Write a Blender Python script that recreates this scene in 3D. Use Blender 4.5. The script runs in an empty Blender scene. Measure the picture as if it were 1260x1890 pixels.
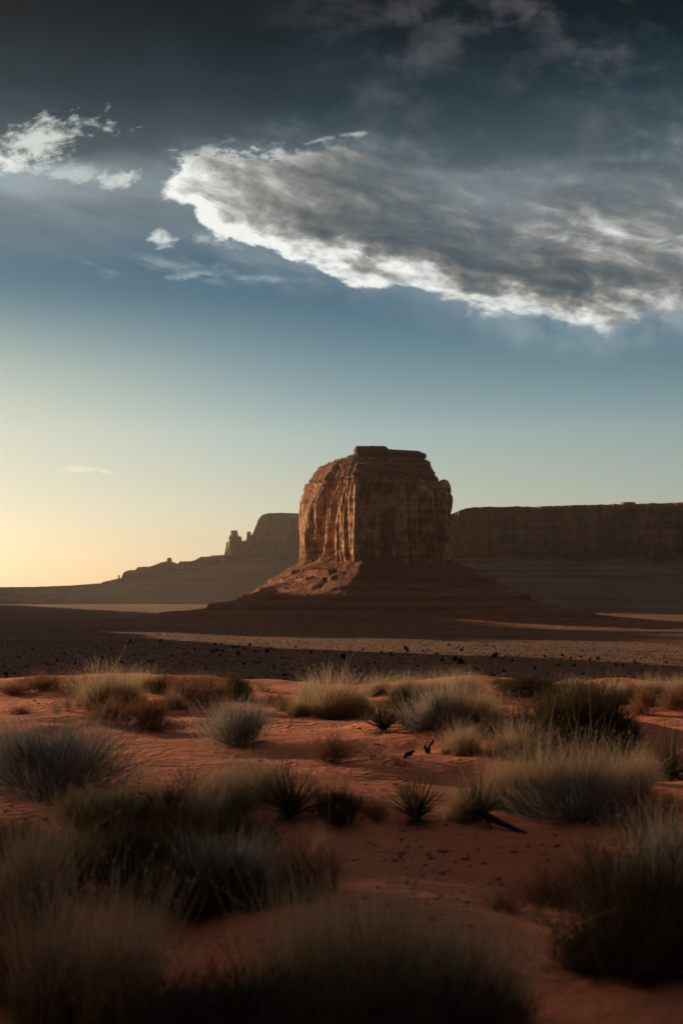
import bpy, math, random
import numpy as np
from mathutils import Vector, Matrix

R = math.radians
scene = bpy.context.scene
COL = scene.collection
random.seed(7)

# ------------------------------------------------------------------ camera
FPX = 2625.0                      # 50 mm on a 36 mm tall frame, in photo pixels
PITCH = math.atan(155.0 / FPX)
CAM = np.array([0.0, 0.0, 1.8])
cam_data = bpy.data.cameras.new('camera')
cam = bpy.data.objects.new('camera', cam_data)
COL.objects.link(cam)
scene.camera = cam
cam.location = CAM
cam.rotation_euler = (R(90) + PITCH, 0, 0)
cam_data.sensor_fit = 'VERTICAL'
cam_data.sensor_height = 36.0
cam_data.sensor_width = 24.0
cam_data.lens = 50.0
cam_data.clip_start = 0.05
cam_data.clip_end = 60000.0
cam_data.dof.use_dof = True
cam_data.dof.focus_distance = 38.0
cam_data.dof.aperture_fstop = 2.6

# ------------------------------------------------------------------ sun, exposure
SUN_AZ, SUN_EL = R(-50.0), R(10.0)          # to the left of the view, low
SUN = np.array([math.sin(SUN_AZ) * math.cos(SUN_EL), math.cos(SUN_AZ) * math.cos(SUN_EL), math.sin(SUN_EL)])
sun_data = bpy.data.lights.new('sun', 'SUN')
sun = bpy.data.objects.new('sun', sun_data)
COL.objects.link(sun)
sun.rotation_euler = Vector(SUN).to_track_quat('Z', 'Y').to_euler()
sun.location = (-500, 500, 600)
sun_data.energy = 5.0
sun_data.angle = R(0.65)
sun_data.color = (1.0, 0.72, 0.42)
scene.view_settings.view_transform = 'Standard'
scene.view_settings.look = 'None'
scene.view_settings.exposure = 0.5
scene.view_settings.gamma = 1.0
scene.cycles.use_denoising = True
scene.cycles.max_bounces = 6
scene.cycles.volume_bounces = 0
scene.cycles.transparent_max_bounces = 8

# ------------------------------------------------------------------ node helpers
class S:
    """A node socket with arithmetic."""
    tree = None
    def __init__(s, sock): s.k = sock
    @staticmethod
    def put(v, inp):
        if isinstance(v, S): S.tree.links.new(v.k, inp)
        else: inp.default_value = v
    def m(s, op, o=None, o2=None):
        n = S.tree.nodes.new('ShaderNodeMath'); n.operation = op
        S.put(s, n.inputs[0])
        if o is not None: S.put(o, n.inputs[1])
        if o2 is not None: S.put(o2, n.inputs[2])
        return S(n.outputs[0])
    def __add__(s, o): return s.m('ADD', o)
    def __radd__(s, o): return s.m('ADD', o)
    def __mul__(s, o): return s.m('MULTIPLY', o)
    def __rmul__(s, o): return s.m('MULTIPLY', o)
    def __sub__(s, o): return s.m('SUBTRACT', o)
    def __rsub__(s, o): return const(o).m('SUBTRACT', s)
    def __truediv__(s, o): return s.m('DIVIDE', o)
    def __pow__(s, o): return s.m('POWER', o)
    def clamp(s):
        r = s.m('ADD', 0.0); r.k.node.use_clamp = True; return r
    def max(s, o): return s.m('MAXIMUM', o)
    def min(s, o): return s.m('MINIMUM', o)

def node(t): return S.tree.nodes.new(t)
def const(v):
    n = node('ShaderNodeValue'); n.outputs[0].default_value = v; return S(n.outputs[0])
def smooth(x, a, b):
    """0 at a, 1 at b (a may exceed b)."""
    n = node('ShaderNodeMapRange'); n.interpolation_type = 'SMOOTHSTEP'
    S.put(x, n.inputs['Value'])
    if a < b: n.inputs['From Min'].default_value, n.inputs['From Max'].default_value = a, b
    else:
        n.inputs['From Min'].default_value, n.inputs['From Max'].default_value = b, a
        n.inputs['To Min'].default_value, n.inputs['To Max'].default_value = 1.0, 0.0
    return S(n.outputs[0])
def xyz(x, y, z=0.0):
    n = node('ShaderNodeCombineXYZ')
    S.put(x, n.inputs[0]); S.put(y, n.inputs[1]); S.put(z, n.inputs[2])
    return S(n.outputs[0])
def split(v):
    n = node('ShaderNodeSeparateXYZ'); S.put(v, n.inputs[0]); return [S(o) for o in n.outputs]
def noise(v, scale=1.0, detail=4.0, rough=0.55, dist=0.0):
    n = node('ShaderNodeTexNoise'); S.put(v, n.inputs['Vector'])
    n.inputs['Scale'].default_value = scale; n.inputs['Detail'].default_value = detail
    n.inputs['Roughness'].default_value = rough; n.inputs['Distortion'].default_value = dist
    return S(n.outputs[0])
def ramp(x, stops, interp='LINEAR'):
    n = node('ShaderNodeValToRGB'); S.put(x, n.inputs[0]); cr = n.color_ramp; cr.interpolation = interp
    while len(cr.elements) < len(stops): cr.elements.new(0.5)
    for e, (p, c) in zip(cr.elements, stops):
        e.position = p
    for e, (p, c) in zip(cr.elements, stops):
        e.color = (c, c, c, 1) if isinstance(c, (int, float)) else (*c, 1)
    return S(n.outputs[0])
def mix(f, a, b, blend='MIX'):
    n = node('ShaderNodeMix'); n.data_type = 'RGBA'; n.blend_type = blend
    S.put(f, n.inputs[0])
    for v, i in ((a, 6), (b, 7)):
        if isinstance(v, tuple) and len(v) == 3: v = (*v, 1.0)
        S.put(v, n.inputs[i])
    return S(n.outputs[2])
def lin(r, g, b):
    f = lambda c: c / 12.92 if c <= 0.04045 else ((c + 0.055) / 1.055) ** 2.4
    return (f(r / 255), f(g / 255), f(b / 255))

# ------------------------------------------------------------------ world: low sun sky under a bank of cloud
def build_world():
    w = bpy.data.worlds.new('World'); scene.world = w; w.use_nodes = True
    nt = w.node_tree; S.tree = nt
    sk = node('ShaderNodeTexSky'); sk.sky_type = 'NISHITA'; sk.sun_disc = False
    sk.sun_elevation = SUN_EL; sk.sun_rotation = SUN_AZ
    air = S(sk.outputs[0])
    d = split(S(node('ShaderNodeTexCoord').outputs['Generated']))
    az = d[0].m('ARCTAN2', d[1]) * 57.29578
    el = d[2].m('ARCSINE') * 57.29578
    X = az * 45.8 + 630.0            # direction, in steps of 1/45.8 degree
    Y = 1100.0 - el * 45.8
    t = (Y * (1 / 1200.0)).clamp()
    P = lambda y: y / 1200.0
    # air colour: deep blue above, paler and warmer low down
    g = 0.1
    tint = ramp(t, [(0.0, (.20, .34, .44)), (P(500), (.21, .36, .46)), (P(560), (.25, .42, .53)), (P(640), (.40, .58, .69)),
                    (P(720), (.62, .76, .87)), (P(800), (.88, .97, 1.10)), (P(900), (1.02, 1.06, 1.24)),
                    (P(1000), (1.18, 1.22, 1.6)), (P(1090), (1.42, 1.52, 2.4))])
    back = smooth(d[1] * 0.8 - d[0] * 0.6, 0.60, 0.05)      # unseen dark cloud added right and behind, to dim the fill light
    gain = node('ShaderNodeVectorMath'); gain.operation = 'SCALE'
    S.put(mix(1.0, air, tint, 'MULTIPLY'), gain.inputs[0]); gain.inputs['Scale'].default_value = g
    sky = S(gain.outputs[0])
    # warm glow on the sun's side
    glow = smooth(X, 760.0, -260.0) * smooth(Y, 520.0, 760.0) * smooth(Y, 1060.0, 820.0)
    sky = mix(glow * 0.36, sky, lin(236, 226, 192))
    # soft warp shared by the clouds
    base = xyz(X * 0.01, Y * 0.01, 0.0)
    w1 = noise(xyz(X * 0.0045, Y * 0.009, 3.1), 1.0, 3, 0.5) - 0.5
    w2 = noise(xyz(X * 0.0045, Y * 0.009, 9.7), 1.0, 3, 0.5) - 0.5
    fine = noise(xyz(X * 0.016, Y * 0.026, 5.5), 1.0, 8, 0.62, 0.3) - 0.5
    finer = noise(xyz(X * 0.04, Y * 0.06, 1.5), 1.0, 6, 0.65) - 0.5
    # streaks running gently down to the right
    sx = X * 0.98 + Y * 0.19; sy = Y * 0.98 - X * 0.19
    streak = noise(xyz(sx * 0.0035, sy * 0.016, 2.0), 1.0, 6, 0.56, 0.6) - 0.5
    streak2 = noise(xyz(sx * 0.009 + 4.0, sy * 0.034, 7.0), 1.0, 6, 0.58, 0.4) - 0.5
    # ---- high grey veil
    big = noise(xyz(X * 0.0030, Y * 0.0052, 11.0), 1.0, 6, 0.52, 0.5) - 0.5
    big2 = noise(xyz(X * 0.0085, Y * 0.013, 17.0), 1.0, 7, 0.62, 0.25) - 0.5
    Yv = Y + w1 * 90.0 + streak * 70.0
    va = smooth(Yv, 530.0, 330.0)
    vt = ((Y + big * 120.0 + streak * 60.0 + 200.0) * (1 / 700.0)).clamp()
    Q = lambda y: (y + 200) / 700.0
    vcol = ramp(vt, [(0.0, lin(0, 5, 9)), (Q(0), lin(0, 12, 19)), (Q(100), lin(8, 30, 39)), (Q(200), lin(38, 57, 67)),
                     (Q(290), lin(72, 87, 95)), (Q(380), lin(104, 114, 119)), (Q(480), lin(112, 126, 134))])
    patch = smooth(big2 + big * 0.8 + streak * 0.3, -0.06, 0.30) * smooth(X, 350.0, 900.0) * smooth(Y, 60.0, -160.0).m('SUBTRACT', 1.0).m('ABSOLUTE')
    vcol = mix(patch * 0.46 * smooth(Y, 420.0, 250.0), vcol, lin(112, 112, 116))
    dark = smooth(big2 * 1.0 - big * 0.8, -0.04, 0.30) * smooth(Y, 260.0, 90.0)
    vcol = mix(dark * 0.62, vcol, lin(8, 20, 26))
    sky = mix(va * (0.99 + big * 0.12).clamp(), sky, vcol)
    sky = mix(back * 0.93, sky, mix(smooth(Y, 200.0, 1000.0), lin(14, 21, 26), lin(30, 35, 40)))
    sky = mix(smooth(d[2], 0.66, 0.90) * 0.9, sky, lin(142, 142, 144))    # unseen bright patch added overhead for soft top light
    # ---- soft pale band and thin streaks on the left
    band = smooth(Y + w1 * 60 + X * 0.06, 310.0, 356.0) * smooth(Y + w2 * 40 + X * 0.04, 420.0, 376.0) * smooth(X + w1 * 200, 330.0, 60.0)
    sky = mix(band * (0.6 + streak * 1.6).clamp() * 0.85, sky, lin(186, 202, 205))
    mist = smooth(Y + w1 * 80.0, 300.0, 350.0) * smooth(Y + streak * 110.0 + w2 * 60.0, 520.0, 400.0) * smooth(X, 620.0, 200.0)
    sky = mix(mist * (0.45 + streak * 1.8 + streak2 * 1.0).clamp() * 0.75, sky, lin(132, 150, 160))
    thin = smooth(streak2 + streak * 0.7 + fine * 0.3, -0.04, 0.30) * smooth(Y, 470.0, 500.0) * smooth(Y, 560.0, 510.0) * smooth(X, 800.0, 350.0)
    sky = mix(thin * 0.6, sky, lin(160, 175, 182))
    # ---- the great cloud bank
    xr = lambda x: (x + 200) / 2200.0
    xn = ((X + w2 * 40.0 + 200.0) * (1 / 2200.0)).clamp()
    low = ramp(xn, [(xr(255), .362), (xr(300), .388), (xr(360), .418), (xr(420), .462), (xr(520), .497), (xr(640), .518), (xr(720), .540),
                    (xr(800), .562), (xr(900), .588), (xr(1000), .606), (xr(1110), .618), (xr(1260), .606), (xr(1500), .56), (xr(2000), .46)]) * 1000.0
    top = ramp(xn, [(xr(255), .350), (xr(290), .318), (xr(360), .300), (xr(440), .283), (xr(600), .266), (xr(760), .300), (xr(900), .335), (xr(1080), .300), (xr(1260), .300)]) * 1000.0
    lump = noise(xyz(sx * 0.010 + 9.0, sy * 0.02, 41.0), 1.0, 3, 0.5, 0.4) - 0.5
    Ye = Y + w1 * 34.0 + lump * 90.0 + fine * 78.0 + finer * 30.0
    below = low - Ye                                   # >0 inside, above the lower edge
    above = Ye - top
    softtop = smooth(X, 420.0, 900.0)
    # ragged body: a soft mask eaten into by streaky billows
    cx_ = sx * 0.0088 + w1 * 0.9; cy_ = sy * 0.020 + w2 * 0.7
    bil = noise(xyz(cx_, cy_, 51.0), 1.0, 8, 0.60, 0.25) - 0.5
    bil2 = noise(xyz(cx_ - 0.16, cy_ + 0.24, 51.0), 1.0, 4, 0.58, 0.25) - 0.5
    m_low = smooth(below, -22.0, 40.0)
    m_top = smooth(above, -30.0, 70.0) * (1.0 - softtop) + smooth(above, -80.0, 130.0) * softtop
    m_end = smooth(X + w1 * 60.0, 240.0, 360.0)
    mask = m_low * m_top * m_end
    dens = mask * 1.45 + bil * 2.0 + finer * 0.75 + fine * 0.35 - 0.50
    soft = 0.50 + 0.50 * smooth(X, 420.0, 1000.0)
    halo = smooth(below + fine * 70.0 + w1 * 40.0, -62.0, 26.0) * smooth(above, -40.0, 60.0) * smooth(X + w2 * 80.0, 190.0, 420.0)
    sky = mix(halo * (0.42 + streak * 1.2 + fine * 0.9).clamp() * 0.8, sky, lin(150, 165, 173))
    alpha = smooth((dens + 0.06) / soft, 0.0, 1.0) * smooth(mask, 0.0, 0.22)
    a_low = m_low
    relief = (bil - bil2)
    puff = noise(xyz(sx * 0.0075 + 3.0, sy * 0.017, 21.0), 1.0, 4, 0.5, 0.5) - 0.5
    rim = smooth(below + streak * 70.0 + puff * 60.0, 78.0, 6.0) * smooth(X, 1400.0, 980.0)
    bright = smooth(X + Y * 0.25 + streak * 420.0 + puff * 260.0, 840.0, 420.0)   # white end
    beam = smooth(X, 780.0, 1120.0) * smooth(Y + X * -0.05 + streak * 90.0, 310.0, 400.0) * smooth(Y + X * -0.12 + puff * 60.0, 400.0, 330.0)
    shade = smooth(X, 470.0, 660.0) * smooth(below + puff * 80.0, 50.0, 105.0) * smooth(below + streak * 120.0, 260.0, 130.0)
    thinedge = smooth(dens, 0.80, 0.10)
    lum = (0.31 + bright * 0.36 + rim * 0.70 + relief * 1.0 + streak * 0.75 + bil * 0.35 + puff * 0.5
           + beam * 0.36 - shade * 0.16 + thinedge * bright * 0.25)
    ccol = ramp(lum.clamp(), [(0.0, lin(70, 82, 89)), (0.22, lin(94, 101, 104)), (0.42, lin(124, 125, 123)), (0.6, lin(162, 162, 158)),
                              (0.8, lin(210, 213, 209)), (1.0, lin(248, 250, 245))])
    sky = mix(alpha * (0.96 - softtop * smooth(above + streak * 150.0, 200.0, 10.0) * 0.5), sky, ccol)
    # hanging wisps under the bank
    vir = smooth(low + 70.0 - (Y + fine * 60.0 + w1 * 50.0), 0.0, 95.0) * (1.0 - alpha) * smooth(below, 46.0, 4.0) * smooth(X, 640.0, 1000.0) * smooth(noise(xyz(X * .010, Y * .007, 4.), 1., 6, .6), .30, .62)
    sky = mix(vir * 0.7, sky, lin(158, 175, 184))
    # ---- the smaller ragged cloud by the left side and scraps
    wx_ = X * 0.94 - Y * 0.34; wy_ = Y * 0.94 + X * 0.34
    wisp = noise(xyz(wx_ * 0.0105, wy_ * 0.034, 31.0), 1.0, 7, 0.66, 0.9) - 0.5
    def scrap(cx, cy, rx, ry, tilt, edge, col, k=1.0):
        u = (X - cx); v = (Y - cy)
        u2 = u * math.cos(tilt) + v * math.sin(tilt); v2 = v * math.cos(tilt) - u * math.sin(tilt)
        r2 = (u2 * (1 / rx)) ** 2.0 + (v2 * (1 / ry)) ** 2.0
        f = 1.0 - r2.m('SQRT') * 0.9 + wisp * 2.3 + fine * 2.0 + finer * 1.7
        a = smooth(f, edge, edge + 0.95)
        return a * k, col
    for s in ((70, 296, 140, 42, -0.30, .10, lin(214, 220, 214), .9), (10, 330, 60, 24, 0., .05, lin(236, 240, 234), .9),
              (110, 345, 110, 22, 0.05, .18, lin(200, 208, 205), .7),
              (220, 350, 48, 18, -0.35, .12, lin(212, 217, 212), .85), (290, 450, 28, 16, 0.0, -.02, lin(220, 226, 223), .9),
              (360, 300, 70, 14, -0.3, .12, lin(170, 176, 174), .7), (590, 274, 46, 6, -0.22, .25, lin(200, 204, 200), .5), (655, 264, 24, 5, -.1, -.1, lin(200, 204, 200), .6),
              (380, 452, 60, 14, .2, .2, lin(180, 196, 200), .6), (345, 517, 40, 8, -.15, .0, lin(158, 176, 184), .7), (510, 520, 60, 8, .05, .0, lin(152, 172, 180), .6),
              (152, 871, 26, 6, -.05, -.35, lin(255, 240, 226), .55), (196, 874, 12, 4, .15, -.35, lin(255, 240, 226), .5)):
        a, c = scrap(*s); sky = mix(a, sky, c)
    bg = nt.nodes['Background']; S.put(sky, bg.inputs[0]); bg.inputs[1].default_value = 0.71
build_world()

# ------------------------------------------------------------------ numpy noise
_rng = np.random.RandomState(11)
_PERM = np.concatenate([_rng.permutation(512)] * 3)
_G = _rng.normal(size=(512, 3)); _G /= np.linalg.norm(_G, axis=1)[:, None]
def pn(x, y, z=0.0):
    """gradient noise, about -0.7..0.7"""
    x, y, z = np.broadcast_arrays(np.asarray(x, float), np.asarray(y, float), np.asarray(z, float))
    xi, yi, zi = np.floor(x).astype(int), np.floor(y).astype(int), np.floor(z).astype(int)
    xf, yf, zf = x - xi, y - yi, z - zi
    u, v, w = (f * f * f * (f * (f * 6 - 15) + 10) for f in (xf, yf, zf))
    def g(i, j, k):
        h = _PERM[_PERM[_PERM[(xi + i) & 511] + ((yi + j) & 511)] + ((zi + k) & 511)] & 511
        q = _G[h]
        return q[..., 0] * (xf - i) + q[..., 1] * (yf - j) + q[..., 2] * (zf - k)
    def l(a, b, t): return a + (b - a) * t
    return l(l(l(g(0,0,0), g(1,0,0), u), l(g(0,1,0), g(1,1,0), u), v), l(l(g(0,0,1), g(1,0,1), u), l(g(0,1,1), g(1,1,1), u), v), w)
def fbm(x, y, z=0.0, o=4, r=0.5):
    s, a, f = 0.0, 1.0, 1.0
    for i in range(o):
        s = s + a * pn(np.asarray(x) * f + 17.3 * i, np.asarray(y) * f + 5.1 * i, np.asarray(z) * f); a *= r; f *= 2.03
    return s
def sst(x, a, b):
    t = np.clip((np.asarray(x, float) - a) / (b - a), 0, 1); return t * t * (3 - 2 * t)

# ------------------------------------------------------------------ object helpers
def new_obj(name, mesh, mat=None, parent=None):
    o = bpy.data.objects.new(name, mesh); COL.objects.link(o)
    if mat is not None and len(mesh.materials) == 0: mesh.materials.append(mat)
    if parent is not None: o.parent = parent
    return o
def empty(name, loc=(0, 0, 0)):
    o = bpy.data.objects.new(name, None); COL.objects.link(o); o.location = loc; o.empty_display_size = 0.2; return o
def tag(o, label=None, cat=None, group=None, kind=None):
    if label: o['label'] = label
    if cat: o['category'] = cat
    if group: o['group'] = group
    if kind: o['kind'] = kind
    return o
def mesh_np(name, verts, faces, smooth_shade=True):
    """faces: (n,k) int array, k = 3 or 4"""
    me = bpy.data.meshes.new(name)
    verts = np.asarray(verts, np.float32).reshape(-1, 3); faces = np.asarray(faces, np.int32)
    n, k = faces.shape
    me.vertices.add(len(verts)); me.vertices.foreach_set('co', verts.ravel())
    me.loops.add(n * k); me.loops.foreach_set('vertex_index', faces.ravel())
    me.polygons.add(n); me.polygons.foreach_set('loop_start', np.arange(0, n * k, k, dtype=np.int32))
    me.polygons.foreach_set('use_smooth', np.full(n, smooth_shade, bool))
    me.update(calc_edges=True)
    return me
def grid_faces(nu, nv, cyc=False):
    """vertex index = i*nv + j, i in nu, j in nv"""
    i = np.arange(nu if cyc else nu - 1)[:, None]; j = np.arange(nv - 1)[None, :]
    i2 = (i + 1) % nu
    a, b, c, d = i * nv + j, i2 * nv + j, i2 * nv + j + 1, i * nv + j + 1
    return np.stack([a, b, c, d], -1).reshape(-1, 4)
def attr(me, name, vals):
    a = me.attributes.new(name, 'FLOAT', 'POINT'); a.data.foreach_set('value', np.asarray(vals, np.float32).ravel())

# ------------------------------------------------------------------ materials
def new_mat(name):
    m = bpy.data.materials.new(name); m.use_nodes = True
    nt = m.node_tree; S.tree = nt
    b = nt.nodes['Principled BSDF']
    b.inputs['Roughness'].default_value = 0.95
    b.inputs['Specular IOR Level'].default_value = 0.15
    return m, nt, b
def obj_co(): return S(node('ShaderNodeTexCoord').outputs['Object'])
def bump(h, dist, strength, b):
    n = node('ShaderNodeBump'); S.put(h, n.inputs['Height']); n.inputs['Distance'].default_value = dist
    n.inputs['Strength'].default_value = strength; S.put(S(n.outputs[0]), b.inputs['Normal'])

def rock_material(name, dark, mid, light, varnish=0.5, scale=1.0, strata=1.0):
    m, nt, b = new_mat(name)
    p = obj_co(); x, y, z = split(p)
    warp = noise(p, 0.012 / scale, 3) * 14.0
    st = noise(xyz(x * 0.003, y * 0.003, (z + warp) * 0.14), 1 / scale, 5, 0.6)
    st2 = noise(xyz(x * 0.008, y * 0.008, z * 0.55), 1 / scale, 3, 0.6)
    streak = noise(xyz(x * 0.16, y * 0.16, z * 0.011), 1 / scale, 5, 0.6, 0.4)
    blot = noise(p, 0.06 / scale, 5, 0.6)
    col = ramp((st * 0.55 * strata + st2 * 0.25 * strata + blot * (0.9 - 0.5 * strata)).clamp(), [(0.26, dark), (0.46, mid), (0.62, light)])
    col = mix(smooth(streak, 0.50, 0.66) * varnish, col, tuple(c * 0.42 for c in dark))
    S.put(col, b.inputs['Base Color'])
    bump(streak * 1.6 + st2 * 0.8 + noise(p, 0.5 / scale, 5, 0.65) * 1.2, 1.5 * scale, 0.8, b)
    return m
def talus_material(name, dark, mid, light, low=0.0):
    m, nt, b = new_mat(name)
    p = obj_co(); x, y, z = split(p)
    st = noise(xyz(x * 0.003, y * 0.003, z * 0.10), 1.0, 4, 0.6)
    sp = noise(p, 0.35, 6, 0.72)
    sp2 = noise(p, 0.05, 4, 0.6)
    col = ramp((st * 0.62 + sp * 0.38 + sp2 * 0.05).clamp(), [(0.36, dark), (0.52, mid), (0.70, light)])
    if low: col = mix(smooth(z + sp2 * 30.0, low + 26.0, low) , col, mix(smooth(noise(p, .05, 5, .7), .4, .62), (.19, .070, .040), (.33, .13, .072)))
    scrub = smooth(noise(p, 0.22, 4, 0.7), 0.60, 0.70)
    col = mix(scrub * 0.6, col, (0.035, 0.036, 0.022))
    S.put(col, b.inputs['Base Color'])
    bump(sp * 1.5 + sp2 * 2.0, 2.5, 0.9, b)
    return m

# ------------------------------------------------------------------ ground
PLAIN = -45.0
MOUNDS = [  # x, y, radius x, radius y, height: sand heaped round the plants
    (-3.6, 19.5, 1.5, 1.3, 0.20), (-3.4, 12.6, 1.3, 0.9, 0.10), (-0.5, 10.6, 1.3, 0.7, 0.12), (0.95, 18.0, 1.1, 0.9, 0.20),
    (2.1, 11.8, 1.6, 0.8, 0.10), (3.0, 17.0, 1.4, 1.2, 0.25), (-1.3, 8.0, 1.0, 0.6, 0.12), (-6.0, 25.0, 2.2, 1.6, 0.18), (3.6, 26.0, 3.0, 2.0, 0.16)]
def ground_h(x, y):
    x = np.asarray(x, float); y = np.asarray(y, float)
    r = np.hypot(x, y)
    edge = 29.0 + 2.5 * pn(x / 7.0, 3.3) + 5.0 * pn(x / 60.0, 8.1)
    t = sst(y - edge, -2.0, 135.0)
    near = 0.36 * fbm(x / 5.5, y / 4.2, 1.7, 4, 0.5) + 0.035 * fbm(x / 0.9, y / 0.6, 4.4, 2) * sst(r, 60, 20) - 0.006 * np.clip(y - 8, 0, 40)
    for mx, my, sx, sy, h in MOUNDS:
        near = near + h * np.exp(-((x - mx) / sx) ** 2 - ((y - my) / sy) ** 2)
    near = near * sst(r, 400, 60) + 0.12
    far = PLAIN + (4.2 * fbm(x / 330.0, y / 210.0, 7.7, 5, 0.5) + 0.35 * fbm(x / 30.0, y / 22.0, 2.2, 2)) * sst(r, 9000, 3000)
    return near * (1 - t) + far * t - 0.0 * r

def pix_ray(px, py):
    c, s = math.cos(PITCH), math.sin(PITCH)
    dx, dz = (px - 630.0) / FPX, (945.0 - py) / FPX
    v = np.array([dx, c - dz * s, s + dz * c])
    return v
def pix_ground(px, py, tmax=60.0):
    """the ground point seen at a photo pixel (used to take placements off the photo)"""
    v = pix_ray(px, py)
    t = np.linspace(3.0, tmax, 4000)
    p = CAM[None] + v[None] * t[:, None]
    d = p[:, 2] - ground_h(p[:, 0], p[:, 1])
    k = np.argmax(d < 0)
    if d[k] >= 0: k = len(t) - 1
    x, y = p[k, 0], p[k, 1]
    return x, y, float(ground_h(x, y))

def build_ground():
    fine = np.radians(np.linspace(-19, 19, 460))
    coarse = np.radians(np.concatenate([np.linspace(19, 60, 50)[1:], np.linspace(60, 300, 110)[1:], np.linspace(300, 341, 50)[1:-1]]))
    th = np.concatenate([fine, coarse])
    rr = np.concatenate([[0.02], np.geomspace(0.5, 3.0, 14), np.geomspace(3.0, 42.0, 380)[1:], np.geomspace(42.0, 4200.0, 330)[1:], np.geomspace(4200, 22000, 26)[1:]])
    T, Rr = np.meshgrid(th, rr, indexing='ij')
    x, y = np.sin(T) * Rr, np.cos(T) * Rr
    z = ground_h(x, y)
    me = mesh_np('ground', np.stack([x, y, z], -1), grid_faces(len(th), len(rr), True)[:, ::-1])
    m, nt, b = new_mat('red sand and desert plain')
    p = obj_co(); X, Y, Z = split(p)
    # sand: wind ripples, grain, crust
    big = noise(p, 0.35, 4, 0.55); mid = noise(p, 2.2, 4, 0.6); grain = noise(p, 38.0, 3, 0.7)
    rw = xyz(X * 0.55 + mid * 0.55 + big * 1.3, Y * 1.0 + mid * 0.5 + big * 2.2, 0.0)
    wv = node('ShaderNodeTexWave'); wv.wave_type = 'BANDS'; wv.bands_direction = 'Y'; wv.wave_profile = 'SIN'
    S.put(rw, wv.inputs['Vector']); wv.inputs['Scale'].default_value = 2.3; wv.inputs['Distortion'].default_value = 2.0
    wv.inputs['Detail'].default_value = 2.0; wv.inputs['Detail Scale'].default_value = 1.6
    rip = S(wv.outputs['Fac']) * smooth(big, 0.42, 0.60)
    sand = ramp((big * 0.45 + mid * 0.35 + grain * 0.25).clamp(), [(0.30, (.38, .105, .052)), (0.52, (.50, .152, .078)), (0.72, (.58, .215, .12))])
    litter = smooth(noise(p, 9.0, 4, 0.7), 0.66, 0.74) * smooth(big, 0.40, 0.62)
    sand = mix(litter * 0.6, sand, (.10, .05, .035))
    # plain: red earth under a speckle of scrub
    xs = xyz(X, Y * 0.55, 0.0)
    pa = noise(xs, 0.0042, 5, 0.6); pb = noise(xs, 0.05, 5, 0.7); pc = noise(xyz(X, Y, 0.0), 0.30, 3, 0.7)
    earth = ramp((pa * 0.55 + pb * 0.45).clamp(), [(0.30, (.12, .045, .027)), (0.5, (.23, .084, .047)), (0.70, (.36, .145, .08))])
    sc = smooth(pc * 0.6 + pb * 0.5 + pa * 0.25, 0.62, 0.76)
    earth = mix(sc * 0.6, earth, (.085, .068, .042))
    pale = smooth(noise(xs, 0.02, 4, 0.6), 0.66, 0.72)
    earth = mix(pale * 0.5, earth, (.38, .21, .13))
    zone = smooth(Y, 34.0, 90.0)
    S.put(mix(zone, sand, earth), b.inputs['Base Color'])
    h1 = rip * 0.05 + mid * 0.09 + grain * 0.006 + litter * 0.02
    h2 = pc * 0.9 + pb * 2.0
    bump(h1 * (1.0 - zone) + h2 * zone, 1.0, 0.75, b)
    o = new_obj('ground', me, m); tag(o, kind='structure')
    return o
build_ground()

# ------------------------------------------------------------------ the butte
BX, BY = 65.0, 2600.0
def polygon_radius(poly, th):
    poly = np.asarray(poly, float); n = len(poly)
    d = np.stack([np.cos(th), np.sin(th)], -1); out = np.full(len(th), 1e9)
    for i in range(n):
        a, e = poly[i], poly[(i + 1) % n] - poly[i]
        den = d[:, 0] * e[1] - d[:, 1] * e[0]
        with np.errstate(all='ignore'):
            t = (a[0] * e[1] - a[1] * e[0]) / den
            s = (a[0] * d[:, 1] - a[1] * d[:, 0]) / den
        ok = (t > 0) & (s >= -1e-6) & (s <= 1 + 1e-6)
        out = np.where(ok & (t < out), t, out)
    return out
def csmooth(a, k):
    w = np.hanning(2 * k + 3)[1:-1]; w /= w.sum()
    return np.convolve(np.concatenate([a[-k:], a, a[:k]]), w, 'valid')
def columns(s, lam, warp):
    """rounded pillars with sharp clefts, 0 in the cleft, 1 on the pillar"""
    return np.abs(np.sin(np.pi * s / lam + warp)) ** 0.55

ROCK = rock_material('dark red sandstone', (.085, .030, .018), (.23, .088, .048), (.72, .39, .215), 0.8, 1.0, 0.55)
CAPROCK = rock_material('layered cap rock', (.085, .042, .030), (.15, .070, .046), (.26, .125, .078), 0.2)
TALUS = talus_material('talus rubble', (.095, .036, .022), (.24, .088, .050), (.40, .165, .09), 14.0)

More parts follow.
